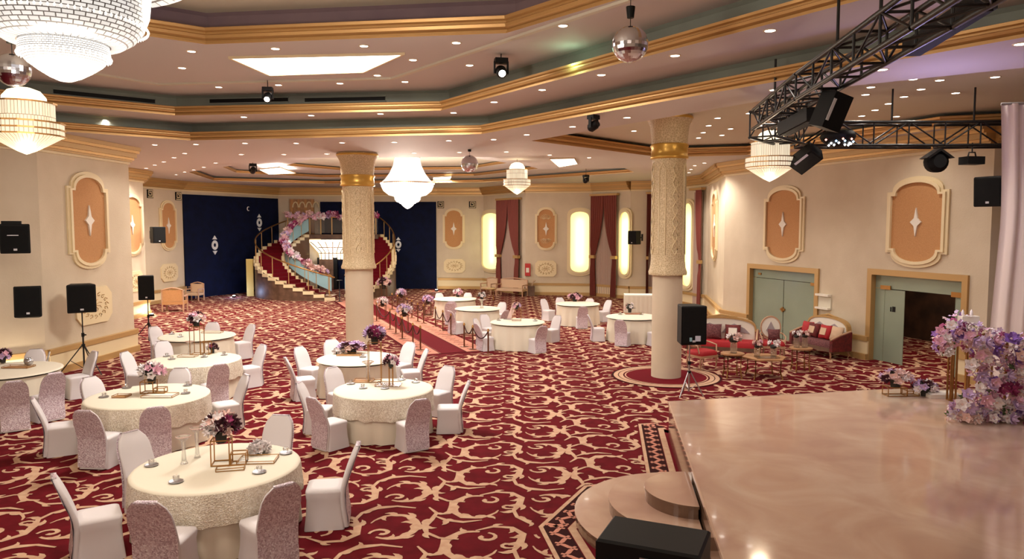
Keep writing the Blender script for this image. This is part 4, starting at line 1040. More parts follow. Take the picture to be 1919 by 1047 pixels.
p = T(1186, 588); bouquet(p+Vector((-.1, 0, .2)), .18, 'dark leafy sprig arrangement on the table by the right column', ['blush', 'white'], 24, 5)
tray(p+Vector((0, 0, 0)), .5, .25, 'pink tray on the table by the right column', 'carpet_pink')
for k, (x, y, q) in enumerate(((1162, 589, 'L'), (1201, 589, 'L'), (1003, 601, 'J'), (935, 600, 'J'))): cup(T(x, y), 'small glass cup on %s, %s' % (TN[q], 'left one' if k in (0, 3) else 'right one'), k)
# white draped counter behind table L
a = W(1170, 603, 0); t = thing('draped_counter', 'long white draped counter behind the table by the right column', 'counter', (a.x, a.y, 0), -.1)
MB().box(0, 1.6, 0, .7, .95, 1.0, 'white_fabric').build('counter_top', t)
b = MB(); P = [(-.0+1.6*i/30, -.01+.02*sin(i*2)) for i in range(31)]; P += [(1.6, .7), (0, .7)]; b.loft([Z(P, .0), Z(P, .95)], 'cloth', False, False); b.build('skirting', t)

# ------------------------------------------------------------------ loudspeakers
def speaker(b, w, d, h, M=None, taper=.7):
    P = lambda z, k=1: [Vector((-w/2*k, -d/2*k, z)), Vector((w/2*k, -d/2*k, z)), Vector((w/2*taper*k, d/2*k, z)), Vector((-w/2*taper*k, d/2*k, z))]
    rings = [P(0, .95), P(.02), P(h-.02), P(h, .95)]
    if M is not None: rings = [[M @ p for p in r] for r in rings]
    b.loft(rings, 'black', smooth=False); return b
def speaker_parts(t, w, d, h, z0=0, logo=True, taper=.7):
    M = Matrix.Translation((0, 0, z0)); speaker(MB(), w, d, h, M, taper).build('cabinet', t)
    MB().box(-w*.44, w*.44, -d/2-.015, -d/2, z0+.04, z0+h-.04, 'grille').build('grille', t)
    if logo: MB().box(-w*.06, w*.06, -d/2-.02, -d/2-.015, z0+.06, z0+.10, 'logo').build('badge', t)
def wall_speaker(p, rz, w, d, h, tilt, label, arm=.25, extra=False):
    t = thing('wall_speaker', label, 'speaker', p, rz, 'speakers bracketed to the walls'); t.rotation_euler = (tilt, 0, rz)
    speaker_parts(t, w, d, h, -h/2)
    if extra: MB().box(-w*.25, w*.12, -d/2-.022, -d/2-.015, h*.10, h*.13, 'logo').build('name_strip', t); MB().box(-w*.45, w*.2, -d*.2, d*.2, h/2, h/2+.06, 'black').build('top_bracket', t)
    MB().box(-.03, .03, d/2-.01, d/2+arm, -.03, .03, 'black_metal').box(-.05, .05, d/2+arm-.02, d/2+arm, -.16, .16, 'black_metal').build('bracket', t)
    return t
p = D(30, 447, 15.0); wall_speaker(p, .5, .52, .36, .60, 0, 'upper black speaker high on the cream wall at the left edge', .28, True)
p = D(54, 566, 15.6); wall_speaker(p, .5, .50, .40, .66, -.15, 'lower black speaker on the left wall, under the other one', .2)
p = D(294, 440, 28.8); wall_speaker(p, .9, .50, .40, .64, 0, 'black speaker on a bracket before the wall panel beside the navy wall', .3)
p = D(1190, 445, 33.5); wall_speaker(p, -.9, .50, .40, .62, 0, 'black speaker on a bracket between the slim lit niche and right column', .3)
p = D(1860, 358, 13.9); wall_speaker(p, -.95, .48, .42, .56, .08, 'black speaker high on the right wall beside the white drape', .3)
def tripod_speaker(base, sx0, sx1, sy0, sy1, rz, label1, label2, m='black_metal', spread=.55):
    dist = base.y; a = D(sx0, sy1, dist); c = D(sx1, sy0, dist); w = c.x-a.x; h = c.z-a.z; x = (a.x+c.x)/2
    t = thing('speaker_stand', label2, 'stand', (x, dist, 0))
    MB().lathe([(.02, .10), (.02, a.z*.62)], m, 10).build('lower_pole', t)
    MB().lathe([(.014, a.z*.6), (.014, a.z)], m, 10).build('upper_pole', t)
    MB().lathe([(.034, a.z*.60), (.034, a.z*.66)], 'black', 10).box(.03, .08, -.01, .01, a.z*.62, a.z*.64, 'black').build('clamp', t)
    MB().lathe([(.04, a.z*.44), (.04, a.z*.48)], 'black', 10).build('collar', t)
    for k in range(3):
        an = radians(100+120*k); 
        MB().tube([(.03*cos(an), .03*sin(an), a.z*.46), (spread*cos(an), spread*sin(an), .015)], .013, m, 6).build('leg', t)
        MB().tube([(.02*cos(an), .02*sin(an), .14), (spread*.5*cos(an), spread*.5*sin(an), a.z*.23)], .008, m, 5).build('brace', t)
    s = thing('loudspeaker', label1, 'speaker', (x, dist, a.z), rz)
    speaker_parts(s, w*.92, w*.8, h)
    return s
tripod_speaker(W(158, 700), 128, 177, 532, 584, .55, 'black box speaker on a tripod before the gold-scrolled plaque', 'black tripod stand under the box speaker by the left wall')
tripod_speaker(W(277, 645), 262, 290, 516, 561, .3, 'taller black speaker on a tripod behind the left tables', 'thin black tripod stand behind the third left table')
s = tripod_speaker(W(1291, 742), 1266, 1320, 571, 643, .12, 'black speaker on a white-poled tripod beside the right column', 'tripod stand with pale pole at the corner of the stage', 'silver', .30)
MB().box(.02, .13, -.27, -.26, .08, .19, 'screen').box(-.10, -.05, -.27, -.26, .08, .16, 'blue_glass').build('control_plate', s)
p = D(239, 530, 27.0); q = D(239, 496, 27.0)
tag(MB().box(-.08, .08, -.14, .14, 0, q.z-p.z, 'black').build('column_speaker', loc=(p.x-.02, p.y, p.z)), 'slim black column speaker behind the corner of the left wall', 'speaker')
tag(MB().tube([(p.x, p.y, p.z), (p.x, p.y, 0)], .02, 'black_metal', 8).build('speaker_pole'), 'thin black pole holding the slim column speaker', 'pole')
# leaning white pole by the left wall
tag(MB().tube([(-10.45, 16.0, .0), (-10.70, 16.75, .62)], .02, 'silver', 8).build('leaning_pole'), 'thin pale pole leaning on the left wall baseboard', 'pole')

# ------------------------------------------------------------------ ceiling moving lights
def moving_head(p, yaw, tilt, label, zc, s=1.0, lit=True):
    t = thing('moving_head_light', label, 'stage light', p, yaw, None, s)
    MB().box(-.13, .13, -.10, .10, .16, .26, 'black').build('base', t)
    MB().box(-.15, -.12, -.04, .04, -.05, .20, 'black').build('yoke_arm', t); MB().box(.12, .15, -.04, .04, -.05, .20, 'black').build('yoke_arm', t)
    h = MB().lathe([(.06, -.14), (.11, -.10), (.115, .05), (.09, .14)], 'black', 18).build('head', t); h.rotation_euler = (tilt, 0, 0)
    l = MB().lathe([(.001, -.145), (.07, -.145)], 'glow' if lit else 'mirror', 16).build('lens', h)
    if zc: MB().lathe([(.012, .26), (.012, (zc-p.z)/s)], 'black_metal', 6).build('rod', t)
    return t
moving_head(D(1112, 236, 14.6), .8, 1.1, 'small black stage light under the flat ceiling right of the small mirror ball', 5.7, .8, False)
moving_head(D(440, 273, 21.5), .2, -1.0, 'small black stage light on the flat ceiling by the left downlight row', 5.7, .9)
moving_head(D(939, 134, 13.6), .2, -1.1, 'black stage light glowing green-white at the middle gold moulding', 6.65, .9)
moving_head(D(502, 182, 16.0), .1, -1.0, 'small lit stage light under the crystal ceiling panel', 6.65, .8)
moving_head(D(474, 319, 26.0), .5, 1.1, 'small dark stage light in the far ceiling left of the left column', 5.9, .9, False)
moving_head(D(1098, 338, 28.0), .5, 1.1, 'tiny dark stage light in the far ceiling right of the lantern', 5.9, .8, False)
# ------------------------------------------------------------------ stage truss
TZ = 5.20
def truss(p, q, label, s=.21, bays=None, tz=TZ):
    p = Vector((*p, tz)); q = Vector((*q, tz)); L_ = (q-p).length; d = (q-p).normalized(); rz = atan2(d.y, d.x); n = bays or max(2, int(L_/.55))
    t = thing('lighting_truss', label, 'truss', p, rz, 'black stage truss sections')
    C = [(sy*s, sz*s) for sy in (-1, 1) for sz in (-1, 1)]
    for y, z in C: MB().tube([(0, y, z), (L_, y, z)], .028, 'black_metal', 6).build('chord', t)
    b = MB()
    for i in range(n):
        x0, x1 = L_*i/n, L_*(i+1)/n
        for (a, c) in ((0, 1), (2, 3), (0, 2), (1, 3)):
            if i % 2: a, c = c, a
            b.tube([(x0, *C[a]), (x1, *C[c])], .015, 'black_metal', 4); b.tube([(x0, *C[a]), (x0, *C[c])], .015, 'black_metal', 4)
    b.build('lacing', t); return t
TP = [(3.05, 3.2), (3.38, 6.0), (3.72, 9.3), (4.12, 12.2), (5.3, 13.7), (7.9, 13.7), (10.4, 13.5)]
names = ['near black truss section passing out of the top of the picture', 'slanting black truss section with the long bar light', 'black truss section descending to the lantern pendant', 'black corner truss section above the lantern pendant', 'straight black truss section holding the LED dome', 'straight black truss section ending at the white drape']
for i in range(6):
    a, c = Vector(TP[i]), Vector(TP[i+1]); d = (c-a).normalized()*.02; truss(a+d, c-d, names[i], *((.155, None, 5.26) if i < 3 else (.21, None, TZ)))
RODS = [(1540, 35, 8.8), (1622, 10, 7.6), (1446, 170, 11.6), (1480, 200, 13.6), (1673, 176, 13.7), (1827, 185, 13.6)]
for i, (x, y, d_) in enumerate(RODS):
    # rods hang the truss from the ceiling
    a = TP; P = Vector((3.62, 8.3, 0)) if i == 0 else Vector((3.5, 7.1, 0)) if i == 1 else Vector((4.0, 11.3, 0)) if i == 2 else Vector((4.9, 13.2, 0)) if i == 3 else Vector((D(x, y, 13.7).x, 13.7, 0)) if i == 4 else Vector((D(x, y, 13.55).x, 13.55, 0))
    zc = 6.15 if i in (0, 1) else 6.04
    zc = 5.70 if i in (1,) else zc
    tag(MB().lathe([(.018, 0), (.018, zc-TZ-.21)], 'black_metal', 8).build('hanging_rod', loc=(P.x, P.y, TZ+.21)), '%s thin black rod holding the stage truss, counted from the camera' % ORD[i], 'rod', 'rods holding the truss')
# bar light, heads and panels on the truss
def bar_light(a, c, label, w=.09, h=.12, zc=TZ-.21):
    L_ = (c-a).length; d = (c-a).normalized(); rz = atan2(d.y, d.x); el = math.asin(d.z)
    t = thing('bar_light', label, 'stage light', (a+c)/2, 0); t.rotation_euler = (0, -el, rz)
    MB().box(-L_/2, L_/2, -w, w, -h, h, 'black').build('housing', t)
    MB().box(-L_/2+.03, L_/2-.03, -w*.8, w*.8, -h-.01, -h, 'grille').build('lens_strip', t)
    for x in (-L_*.3, L_*.3): MB().box(x-.015, x+.015, -.015, .015, h, h+.12, 'black_metal').build('clamp', t)
    return t
bar_light(D(1708, 92, 7.6), D(1848, 0, 6.1), 'long black bar light under the slanting truss at top right', .09, .07)
bar_light(D(1468, 243, 10.9), D(1524, 213, 9.9), 'short black bar light under the truss near the lantern pendant', .09, .09)
def par(p, yaw, tilt, label, w=.16, h=.30, m='black'):
    t = thing('stage_spotlight', label, 'stage light', p, yaw); 
    o = MB().box(-w, w, -.12, .12, -h, h, m).build('housing', t); o.rotation_euler = (tilt, 0, 0)
    MB().box(-w*.8, w*.8, -.13, -.12, -h*.9, h*.9, 'grille').build('front', o); MB().box(-w*1.0, -w*.7, -.135, -.13, -h*.6, h*.6, 'logo').build('side_strip', o)
    MB().tube([(0, 0, h*.3), (0, 0, TZ-.10-p.z)], .014, 'black_metal', 6).build('hanger', t)
    return t
o = par(D(1557, 208, 8.6), .35, .25, 'big black box spotlight hanging under the truss above the LED dome', .13, .21); o.rotation_euler = (0, .25, .35)
o = par(D(1510, 297, 13.2), .3, .9, 'black spotlight tilted downward under the straight truss beside the lantern', .15, .24); o.rotation_euler = (0, .5, .3)
p = D(1570, 258, 13.0); t = thing('led_dome_light', 'round black dome light with coloured bulbs under the straight truss', 'stage light', p)
MB().lathe([(.001, -.17), (.16, -.14), (.27, -.05), (.30, .02), (.26, .10), (.001, .12)], 'black', 20).build('dome', t)
mat('led_white', (1, 1, 1), .4, emit=(1, 1, 1), es=6); mat('led_red', (1, .4, .3), .4, emit=(1, .4, .3), es=3); mat('led_blue', (.4, .7, 1), .4, emit=(.4, .7, 1), es=4)
rg = random.Random(3)
for k in range(14):
    a = radians(195+k*24.7*7 % 150); z = -.14+.03*(k % 4); r = .16+.035*(k % 4)+.02
    MB().lathe([(.001, -.022), (.022, 0), (.001, .022)], ('led_white', 'led_white', 'led_blue', 'led_red')[k % 4], 8, (r*cos(a), r*sin(a), z)).build('bulb', t)
MB().tube([(0, 0, .1), (0, .3, TZ-p.z-.21)], .016, 'black_metal', 6).build('hanger', t)
p = D(1755, 303, 13.6); t = thing('hooded_speaker', 'round-faced grey speaker with peaked hood under the straight truss', 'speaker', p)
MB().lathe([(.001, -.10), (.19, -.10), (.20, .05), (.12, .12)], 'grille', 20, ry=1).build('drum', t).rotation_euler = (pi/2, 0, 0)
MB().prism([(-.26, .06), (0, .24), (.26, .06), (.2, .05), (0, .19), (-.2, .05)], -.14, .12, 'black_metal').build('hood', t)
MB().tube([(0, 0, .2), (0, .0, TZ-p.z-.2)], .01, 'black_metal', 6).build('hanger', t)
p = D(1821, 301, 13.45); t = thing('stage_spotlight', 'small flat black spotlight under the truss near the white drape', 'stage light', p, .15)
MB().box(-.17, .17, -.12, .12, -.07, .07, 'black').build('housing', t); MB().tube([(-.08, 0, .07), (-.06, 0, .15), (.06, 0, .15), (.08, 0, .07)], .014, 'black_metal', 6).build('yoke', t); MB().tube([(0, 0, .15), (0, 0, TZ-p.z-.17)], .012, 'black_metal', 6).build('hanger', t)
MB().box(.17, .24, -.01, .01, -.01, .01, 'black_metal').build('knob', t)

# ------------------------------------------------------------------ white drape at the stage side
t = thing('stage_drape', 'tall pinkish white drape hanging at the right edge beside the flowers', 'drape')
b = MB(); a = D(1876, 195, 12.6); vs = []; n = 40; rows = 14
top = a.z; x0, y0 = a.x, 12.6
for j in range(rows+1):
    f = j/rows; z = top-(top-.62)*f; off = .10*sin(min(f*2.2, 1)*pi*.5)-(.16*max(0, f-.4)/.6)
    for i in range(n+1):
        s_ = i/n; vs.append((x0+off*(1-s_)+s_*2.1, y0-.5*s_+.05*sin(i*1.25+.4*sin(f*3)), z))
b.add(vs, [(j*(n+1)+i, j*(n+1)+i+1, (j+1)*(n+1)+i+1, (j+1)*(n+1)+i) for j in range(rows) for i in range(n)], 'drape', True); b.build('fabric', t)
MB().tube([(x0, y0, top), (x0+2.2, y0-.5, top)], .025, 'silver', 8).build('top_bar', t)
MB().tube([(x0+2.15, y0-.45, .6), (x0+2.15, y0-.45, top)], .025, 'silver', 8).build('pole', t)
# ------------------------------------------------------------------ big flower arch on the stage
fd = 10.9; base = W(1850, 800, .6)
t = thing('flower_arch', 'huge lilac, pink and white flower arch standing on the stage at right', 'flowers', (D(1850, 780, fd).x, fd, .6))
O = Vector(t.location)
PTS = [(1795, 612, 26), (1775, 630, 22), (1815, 625, 26), (1835, 640, 26), (1862, 640, 26), (1770, 645, 18), (1850, 660, 30), (1880, 665, 30), (1905, 650, 24), (1840, 690, 24), (1870, 700, 30), (1905, 700, 28), (1880, 730, 32), (1912, 735, 28), (1850, 745, 26), (1820, 755, 20), (1795, 770, 16), (1830, 780, 26), (1860, 780, 28), (1895, 770, 30), (1915, 790, 26), (1880, 800, 20), (1805, 785, 14), (1918, 680, 26), (1925, 760, 26), (1935, 720, 30)]
rg = random.Random(4); cnt = 0; fill = MB(); CW = ['white', 'white', 'pink', 'lilac', 'lilac', 'blush', 'purple', 'magenta', 'pink']
for (x, y, r) in PTS:
    for k in range(4 if cnt < 100 else 3):
        a = rg.random()*6.28; rr = r*sqrt(rg.random())*.9
        p = D(x+rr*cos(a), y+rr*sin(a), fd+rg.uniform(-.35, -.1)); p.z = max(p.z, .68)
        nrm = Vector((cos(a)*.6, -1, -sin(a)*.6+.3)); 
        if cnt < 100: put_bloom(rg.choice(CW if x > 1850 or y < 660 else ['pink', 'blush', 'white', 'lilac']), p-O, nrm, rg.uniform(.075, .12), t); cnt += 1
mm = ['petal_white', 'petal_pink', 'petal_lilac', 'petal_blush', 'petal_magenta', 'petal_purple', 'leaf_green']
for (x, y, r) in PTS:
    for k in range(42):
        a = rg.random()*6.28; rr = r*sqrt(rg.random())*1.15; p = D(x+rr*cos(a), y+rr*sin(a), fd+rg.uniform(-.22, .3)); p.z = max(p.z, .66)
        s_ = rg.uniform(.03, .06); q = p-O
        M = Matrix.Rotation(rg.random()*6, 3, 'Z') @ Matrix.Rotation(rg.random()*3, 3, 'X'); m = rg.choice(mm[:4]+mm[:4]+mm)
        for L in range(5):
            aa = 2*pi*L/5; c_ = M @ Vector((cos(aa)*s_*.7, sin(aa)*s_*.7, 0)); u_ = M @ Vector((-sin(aa), cos(aa), 0))*s_*.55; v_ = M @ Vector((cos(aa), sin(aa), .5))*s_*.6
            fill.add([q, q+c_-u_*.8, q+c_+v_, q+c_+u_*.8], [(0, 1, 2, 3)], m)
o = fill.build('small_blossoms', t); o['kind'] = 'stuff'
b = MB()
for x in (-.25, .35): b.tube([(x, .15, 0), (x, .15, 1.2)], .02, 'brass', 8)
b.tube([(-.25, .15, 1.2), (.1, .15, 1.3), (.35, .15, 1.2)], .02, 'brass', 8); b.build('frame', t)
a = D(1815, 598, fd); t2 = thing('white_planter', 'white rectangular box with two small doves on top of the flower arch', 'box', a); MB().box(-.13, .13, -.06, .06, -.06, .05, 'white_fabric').build('case', t2)
for x in (-.09, .04): MB().lathe([(.001, .05), (.022, .07), (.018, .12), (.001, .15)], 'petal_white', 8, (x, 0, 0)).build('dove', t2)
MB().lathe([(.02, .6-a.z), (.02, -.06)], 'brass', 8).build('post', t2)
# gold pedestals behind the flowers
for k, (x, y0_, y1_, w_, dist, lab) in enumerate(((1787, 640, 742, 10, 12.1, 'slim gold pedestal post between the open door and the flower arch'), (1838, 676, 752, 26, 11.9, 'square gold-framed pedestal glowing behind the flower arch'))):
    a = D(x, y0_, dist); hw = w_/2*dist/FPX
    t = thing('gold_pedestal', lab, 'pedestal', (a.x, dist, .6)); b = MB(); wire_box(b, -hw, hw, -hw, hw, 0, a.z-.6, .012); b.build('frame', t); MB().box(-hw, hw, -hw, hw, a.z-.62, a.z-.6, 'gold_bright').build('top', t)
p = W(1675, 738, .6); t = thing('flower_stand', 'low gold wire stand at the far edge of the stage', 'flower stand', (p.x, p.y-.1, .6)); b = MB(); wire_box(b, -.2, .12, -.1, .1, 0, .16); wire_box(b, .14, .34, -.08, .1, 0, .10); b.build('frame', t)
bouquet((p.x-.03, p.y-.1, .89), .19, 'dark and white bouquet on the gold stand at the far stage edge', ['white', 'plum', 'lilac', 'blush'], 31, 18, .8, stretch=1.5)
bouquet((p.x+.45, p.y-.15, .75), .17, 'trailing dark bouquet lying beside the gold stand on the stage', ['plum', 'white', 'lilac', 'plum'], 32, 14, .7, stretch=1.3)
p = W(1762, 742, .6); tag(MB().box(-.27, .27, -.12, .16, 0, .06, 'white_fabric').loft([rrect(.5, .26, .06, .04), rrect(.46, .22, .085, .04)], 'white_fabric').build('folded_cloth', loc=(p.x, p.y-.05, .6)), 'folded white cloth lying on the stage beside the flower arch', 'cloth')

# ------------------------------------------------------------------ rope posts along the aisle
def stanchion():
    t = thing('rope_post', 'x', 'post'); MB().lathe([(.13, 0), (.13, .012), (.03, .035)], 'bronze', 16).build('base', t)
    MB().lathe([(.022, .02), (.022, .66)], 'bronze', 10).build('pole', t); MB().lathe([(.034, .64), (.034, .67), (.02, .68), (.03, .70), (.001, .72)], 'brass', 12).build('finial', t); return t
LROW = [(706, 602), (731, 617), (742, 625), (754, 635), (774, 650), (788, 656)]
RROW = [(735, 580), (745, 584), (763, 591), (772, 596), (783, 603), (794, 606), (816, 612), (830, 620), (845, 628), (870, 650), (886, 655), (915, 664)]
s0 = None; POS = {}
for row, nm, L_ in (('L', 'left', LROW), ('R', 'right', RROW)):
    for i, (x, y) in enumerate(L_):
        p = W(x, y)
        if s0 is None: s0 = o = stanchion()
        else: o = copy_tree(s0)
        POS[row, i] = p; place(o, p, label='%s bronze rope post from the staircase on the %s of the carpet aisle' % (ORD[i], nm), group='bronze rope posts along the aisle')
for row, i in (('L', 0), ('L', 1), ('L', 2), ('L', 3), ('L', 4), ('R', 0), ('R', 2), ('R', 3), ('R', 4), ('R', 6), ('R', 7), ('R', 9), ('R', 10)):
    a, c = POS[row, i], POS[row, i+1]; L_ = (c-a).length; sag = min(.3, .12+.12*L_)
    d_ = (c-a).normalized()*.03; a_ = a+d_; c_ = c-d_
    b = MB(); b.tube([a_+(c_-a_)*(k/10)+Vector((0, 0, .62-sag*4*(k/10)*(1-k/10))) for k in range(11)], .016, 'rope', 6)
    tag(b.build('velvet_rope'), 'dark velvet rope from the %s to the %s post on the %s of the aisle' % (ORD[i], ORD[i+1], 'left' if row == 'L' else 'right'), 'rope', 'velvet ropes')
for k, (x, y, r, cols, lab, h) in enumerate(((717, 598, .22, ['blush', 'pink', 'white'], 'pale pink flower cluster beside the left column along the aisle', .55), (758, 622, .26, ['white', 'blush', 'lilac'], 'wide pale flower cluster on a low stand in the middle of the aisle', .6),
        (802, 590, .22, ['lilac', 'pink', 'purple'], 'lilac flower cluster by the rope posts near the farthest table', .5), (752, 566, .25, ['pink', 'lilac', 'white'], 'pink flower cluster on the carpet before the staircase', .3), (720, 560, .34, ['pink', 'pink', 'plum', 'blush'], 'large pink and dark flower cluster at the foot of the staircase', .6))):
    p = W(x, y); t = thing('flower_stand', 'bronze wire stand under the %s' % lab.split(' along')[0].split(' on ')[0].split(' by ')[0].split(' at ')[0].replace(' beside the left column', ''), 'flower stand', p)
    b = MB(); wire_box(b, -.12, .12, -.12, .12, 0, h, .01, 'bronze'); b.build('frame', t)
    bouquet(p+Vector((0, 0, h+r*.55)), r, lab, cols, 40+k, 14)

# ------------------------------------------------------------------ curved double staircase with balcony
SC = Vector((-9.65, 38.05)); RO, RI, BZ = 3.55, 2.05, 3.1; NS = 20
def P2(a, r, z): return Vector((SC.x+r*cos(a), SC.y+r*sin(a), z))
def stair(sg, label, A0, A1):
    t = thing('staircase', label, 'staircase')
    ang = lambda f: radians(A0+(A1-A0)*f)
    N = 60
    zt = lambda f: .15+(BZ-.15)*f
    o_, i_ = [], []
    b = MB(); vs = []
    for k in range(N+1):
        a = ang(k/N); vs += [P2(a, RO, 0), P2(a, RO, zt(k/N)-.02)]
    b.add(vs, [(2*k, 2*k+1, 2*k+3, 2*k+2) for k in range(N)], 'wood', True)
    vs = []
    for k in range(N+1):
        a = ang(k/N); vs += [P2(a, RI, 0), P2(a, RI, zt(k/N)-.02)]
    b.add(vs, [(2*k, 2*k+1, 2*k+3, 2*k+2) for k in range(N)], 'riser', True); b.build('curved_side_wall', t)
    for k in range(NS):
        f0, f1 = k/NS, (k+1)/NS; a0, a1 = ang(f0), ang(f1); z0 = .0+BZ*k/NS+.0; z1 = BZ*(k+1)/NS
        b = MB(); ro = RO+.05
        V = [P2(a0, RI, z1-.155), P2(a0, ro, z1-.155), P2(a1, ro, z1-.155), P2(a1, RI, z1-.155), P2(a0, RI, z1), P2(a0, ro, z1), P2(a1, ro, z1), P2(a1, RI, z1)]
        b.add(V, [(0, 1, 2, 3), (4, 5, 6, 7), (0, 1, 5, 4), (1, 2, 6, 5), (2, 3, 7, 6), (3, 0, 4, 7)], 'moulding')
        c0 = [P2(a0-sg*.0+sg*.004, RI+.2, z1-.15), P2(a0+sg*.004, RO-.2, z1-.15), P2(a0+sg*.004, RO-.2, z1+.006), P2(a0+sg*.004, RI+.2, z1+.006), P2(a1, RO-.2, z1+.006), P2(a1, RI+.2, z1+.006)]
        b.add(c0, [(0, 1, 2, 3), (3, 2, 4, 5)], 'carpet_plain'); b.build('step', t)
    for nm, r in (('outer_handrail', RO-.04), ('inner_handrail', RI+.06)):
        MB().tube([P2(ang(k/40), r, zt(k/40)+.95) for k in range(41)], .035, 'brass', 6).build(nm, t)
        for k in range(0, NS, 2):
            f = (k+.5)/NS; p = P2(ang(f), r, zt(f)); MB().lathe([(.018, 0), (.018, .94)], 'gold_paint', 6, p).build('baluster', t)
    b = MB(); vs = []
    for k in range(41): vs += [P2(ang(k/40), RI+.06, zt(k/40)+.18), P2(ang(k/40), RI+.06, zt(k/40)+.85)]
    b.add(vs, [(2*k, 2*k+1, 2*k+3, 2*k+2) for k in range(40)], 'blue_glass', True); b.build('glass_balustrade', t)
    return t, ang, zt
t1, ang1, zt1 = stair(1, 'curved staircase flight sweeping up on the left to the balcony', 290, 130)
t2, ang2, zt2 = stair(-1, 'curved staircase flight sweeping up on the right, half hidden by the left column', 308, 410)
t = thing('balcony', 'wood-faced balcony between the two stair flights under a pink garland', 'balcony', (SC.x, 39.75, 0))
xa, xb = D(536, 440, 39.75).x-SC.x, D(708, 440, 39.75).x-SC.x
MB().box(xa, xb, 0, 1.75, 2.86, 3.1, 'wood').build('deck', t)
MB().box(xa, xb, .02, .05, 3.18, 3.95, 'clear_glass').build('glass_balustrade', t)
MB().box(xa, xb, 0, .07, 4.0, 4.06, 'brass').build('handrail', t)
for k in range(9): x = xa+.1+(xb-xa-.2)*k/8; MB().box(x-.025, x+.025, .01, .06, 3.1, 4.0, 'gold_paint').build('baluster', t)
MB().box(xa+.05, xa+.25, 1.4, 1.6, 0, 2.86, 'wood').box(xb-.25, xb-.05, 1.4, 1.6, 0, 2.86, 'wood').build('pier', t)
def garland(pts, label, n, seed, cols):
    t = thing('flower_garland', label, 'garland'); rg = random.Random(seed)
    b = MB(); b.tube(pts, .09, 'petal_pink', 6); b.build('core', t)
    for k in range(n):
        f = k/(n-1)*(len(pts)-1); i = min(int(f), len(pts)-2); p = Vector(pts[i]).lerp(Vector(pts[i+1]), f-i)
        d_ = Vector((rg.uniform(-1, 1), rg.uniform(-1.3, .2), rg.uniform(-.6, 1))).normalized(); put_bloom(rg.choice(cols), p+d_*.08, d_, rg.uniform(.15, .24), t)
    return t
GC = ['pink', 'pink', 'lilac', 'white', 'magenta', 'blush']
garland([(SC.x+xa+(xb-xa)*k/8, 39.72, 4.1+.03*sin(k*2)) for k in range(9)], 'pink flower garland along the balcony rail', 44, 5, GC)
garland([P2(ang1(k/20), RI+.05, zt1(k/20)+.98+.2*(k == 20)) for k in range(1, 21)], 'pink flower garland winding down the inner rail of the left flight', 60, 6, GC)
# lit lattice, door, columns beneath and above the balcony
a = D(575, 449, 41.2); c = D(672, 487, 41.2)
t = thing('lit_lattice', 'bright white window with curved dark bars under the balcony', 'lit window', ((a.x+c.x)/2, 41.25, c.z)); w = (c.x-a.x)/2; h = a.z-c.z
MB().prism([(-w*1.0, h), (w*1.0, h), (w*.55, .35*h), (w*.5, 0), (-w*.5, 0), (-w*.55, .35*h)], -.03, 0, 'glow_soft').build('lit_glass', t)
b = MB()
for k in range(-3, 4): b.tube([(k*w*.15, -.05, 0), (k*w*.15, -.05, h*.4), (k*w*.2+.06*k, -.05, h*.75), (k*w*.29, -.05, h*.9)], .025, 'wood', 4)
for z in (.02, .34, .62): b.tube([(-w*(.5+.1*z), -.05, h*z), (w*(.5+.1*z), -.05, h*z)], .025, 'wood', 4)
b.build('bars', t); lamp('POINT', (a.x+1.4, 40.4, 2.4), 90, (1, .93, .85), .3)
a = D(597, 486, 41.0); c = D(625, 560, 41.0)
t = thing('wooden_double_door', 'dark wooden door under the balcony behind the garland', 'door', (a.x, 41.1, 0)); MB().box(0, c.x-a.x, 0, .08, 0, a.z, 'wood').build('leaf', t); MB().box(-.1, 0, -.02, .1, 0, a.z+.1, 'black').box(c.x-a.x, c.x-a.x+.22, -.02, .1, 0, a.z+.1, 'black').build('frame', t)
a = D(545, 373, 41.2); c = D(588, 402, 41.2)
t = thing('carved_screen', 'tan carved wooden screen above the balcony at the left', 'screen', (a.x, 41.25, 3.1)); MB().box(-.1, c.x-a.x, 0, .1, 0, a.z-3.1, 'wood_light').build('panel', t)
b = MB()
for k in range(4):
    x = .05+.38*k; b.box(x-.06, x+.06, -.06, 0, 0, a.z-3.1, 'tan'); b.tube([(x+.2+.16*cos(q), -.04, 1.5+.3*sin(q)) for q in [i*pi/6 for i in range(7)]], .04, 'moulding', 5)
b.build('arches', t)
p = D(638, 560, 34.6); t = thing('cocktail_stand', 'thin dark post stand before the stair foot', 'stand', (p.x+.05, 34.2, 0)); MB().lathe([(.18, 0), (.16, .02), (.02, .05), (.02, 1.0)], 'black_metal', 10).build('post', t); MB().lathe([(.001, 1.0), (.15, 1.0), (.15, 1.02), (.001, 1.02)], 'black_metal', 12).build('top', t)
t = thing('stair_foot_platform', 'low dark red platform between the stair feet', 'platform', (SC.x, 34.7, 0)); MB().box(-.65, 1.0, .0, 1.3, 0, .15, 'maroon').build('base', t); MB().box(-.65, 1.0, -.02, 1.3, .15, .18, 'wood_light').build('top', t)

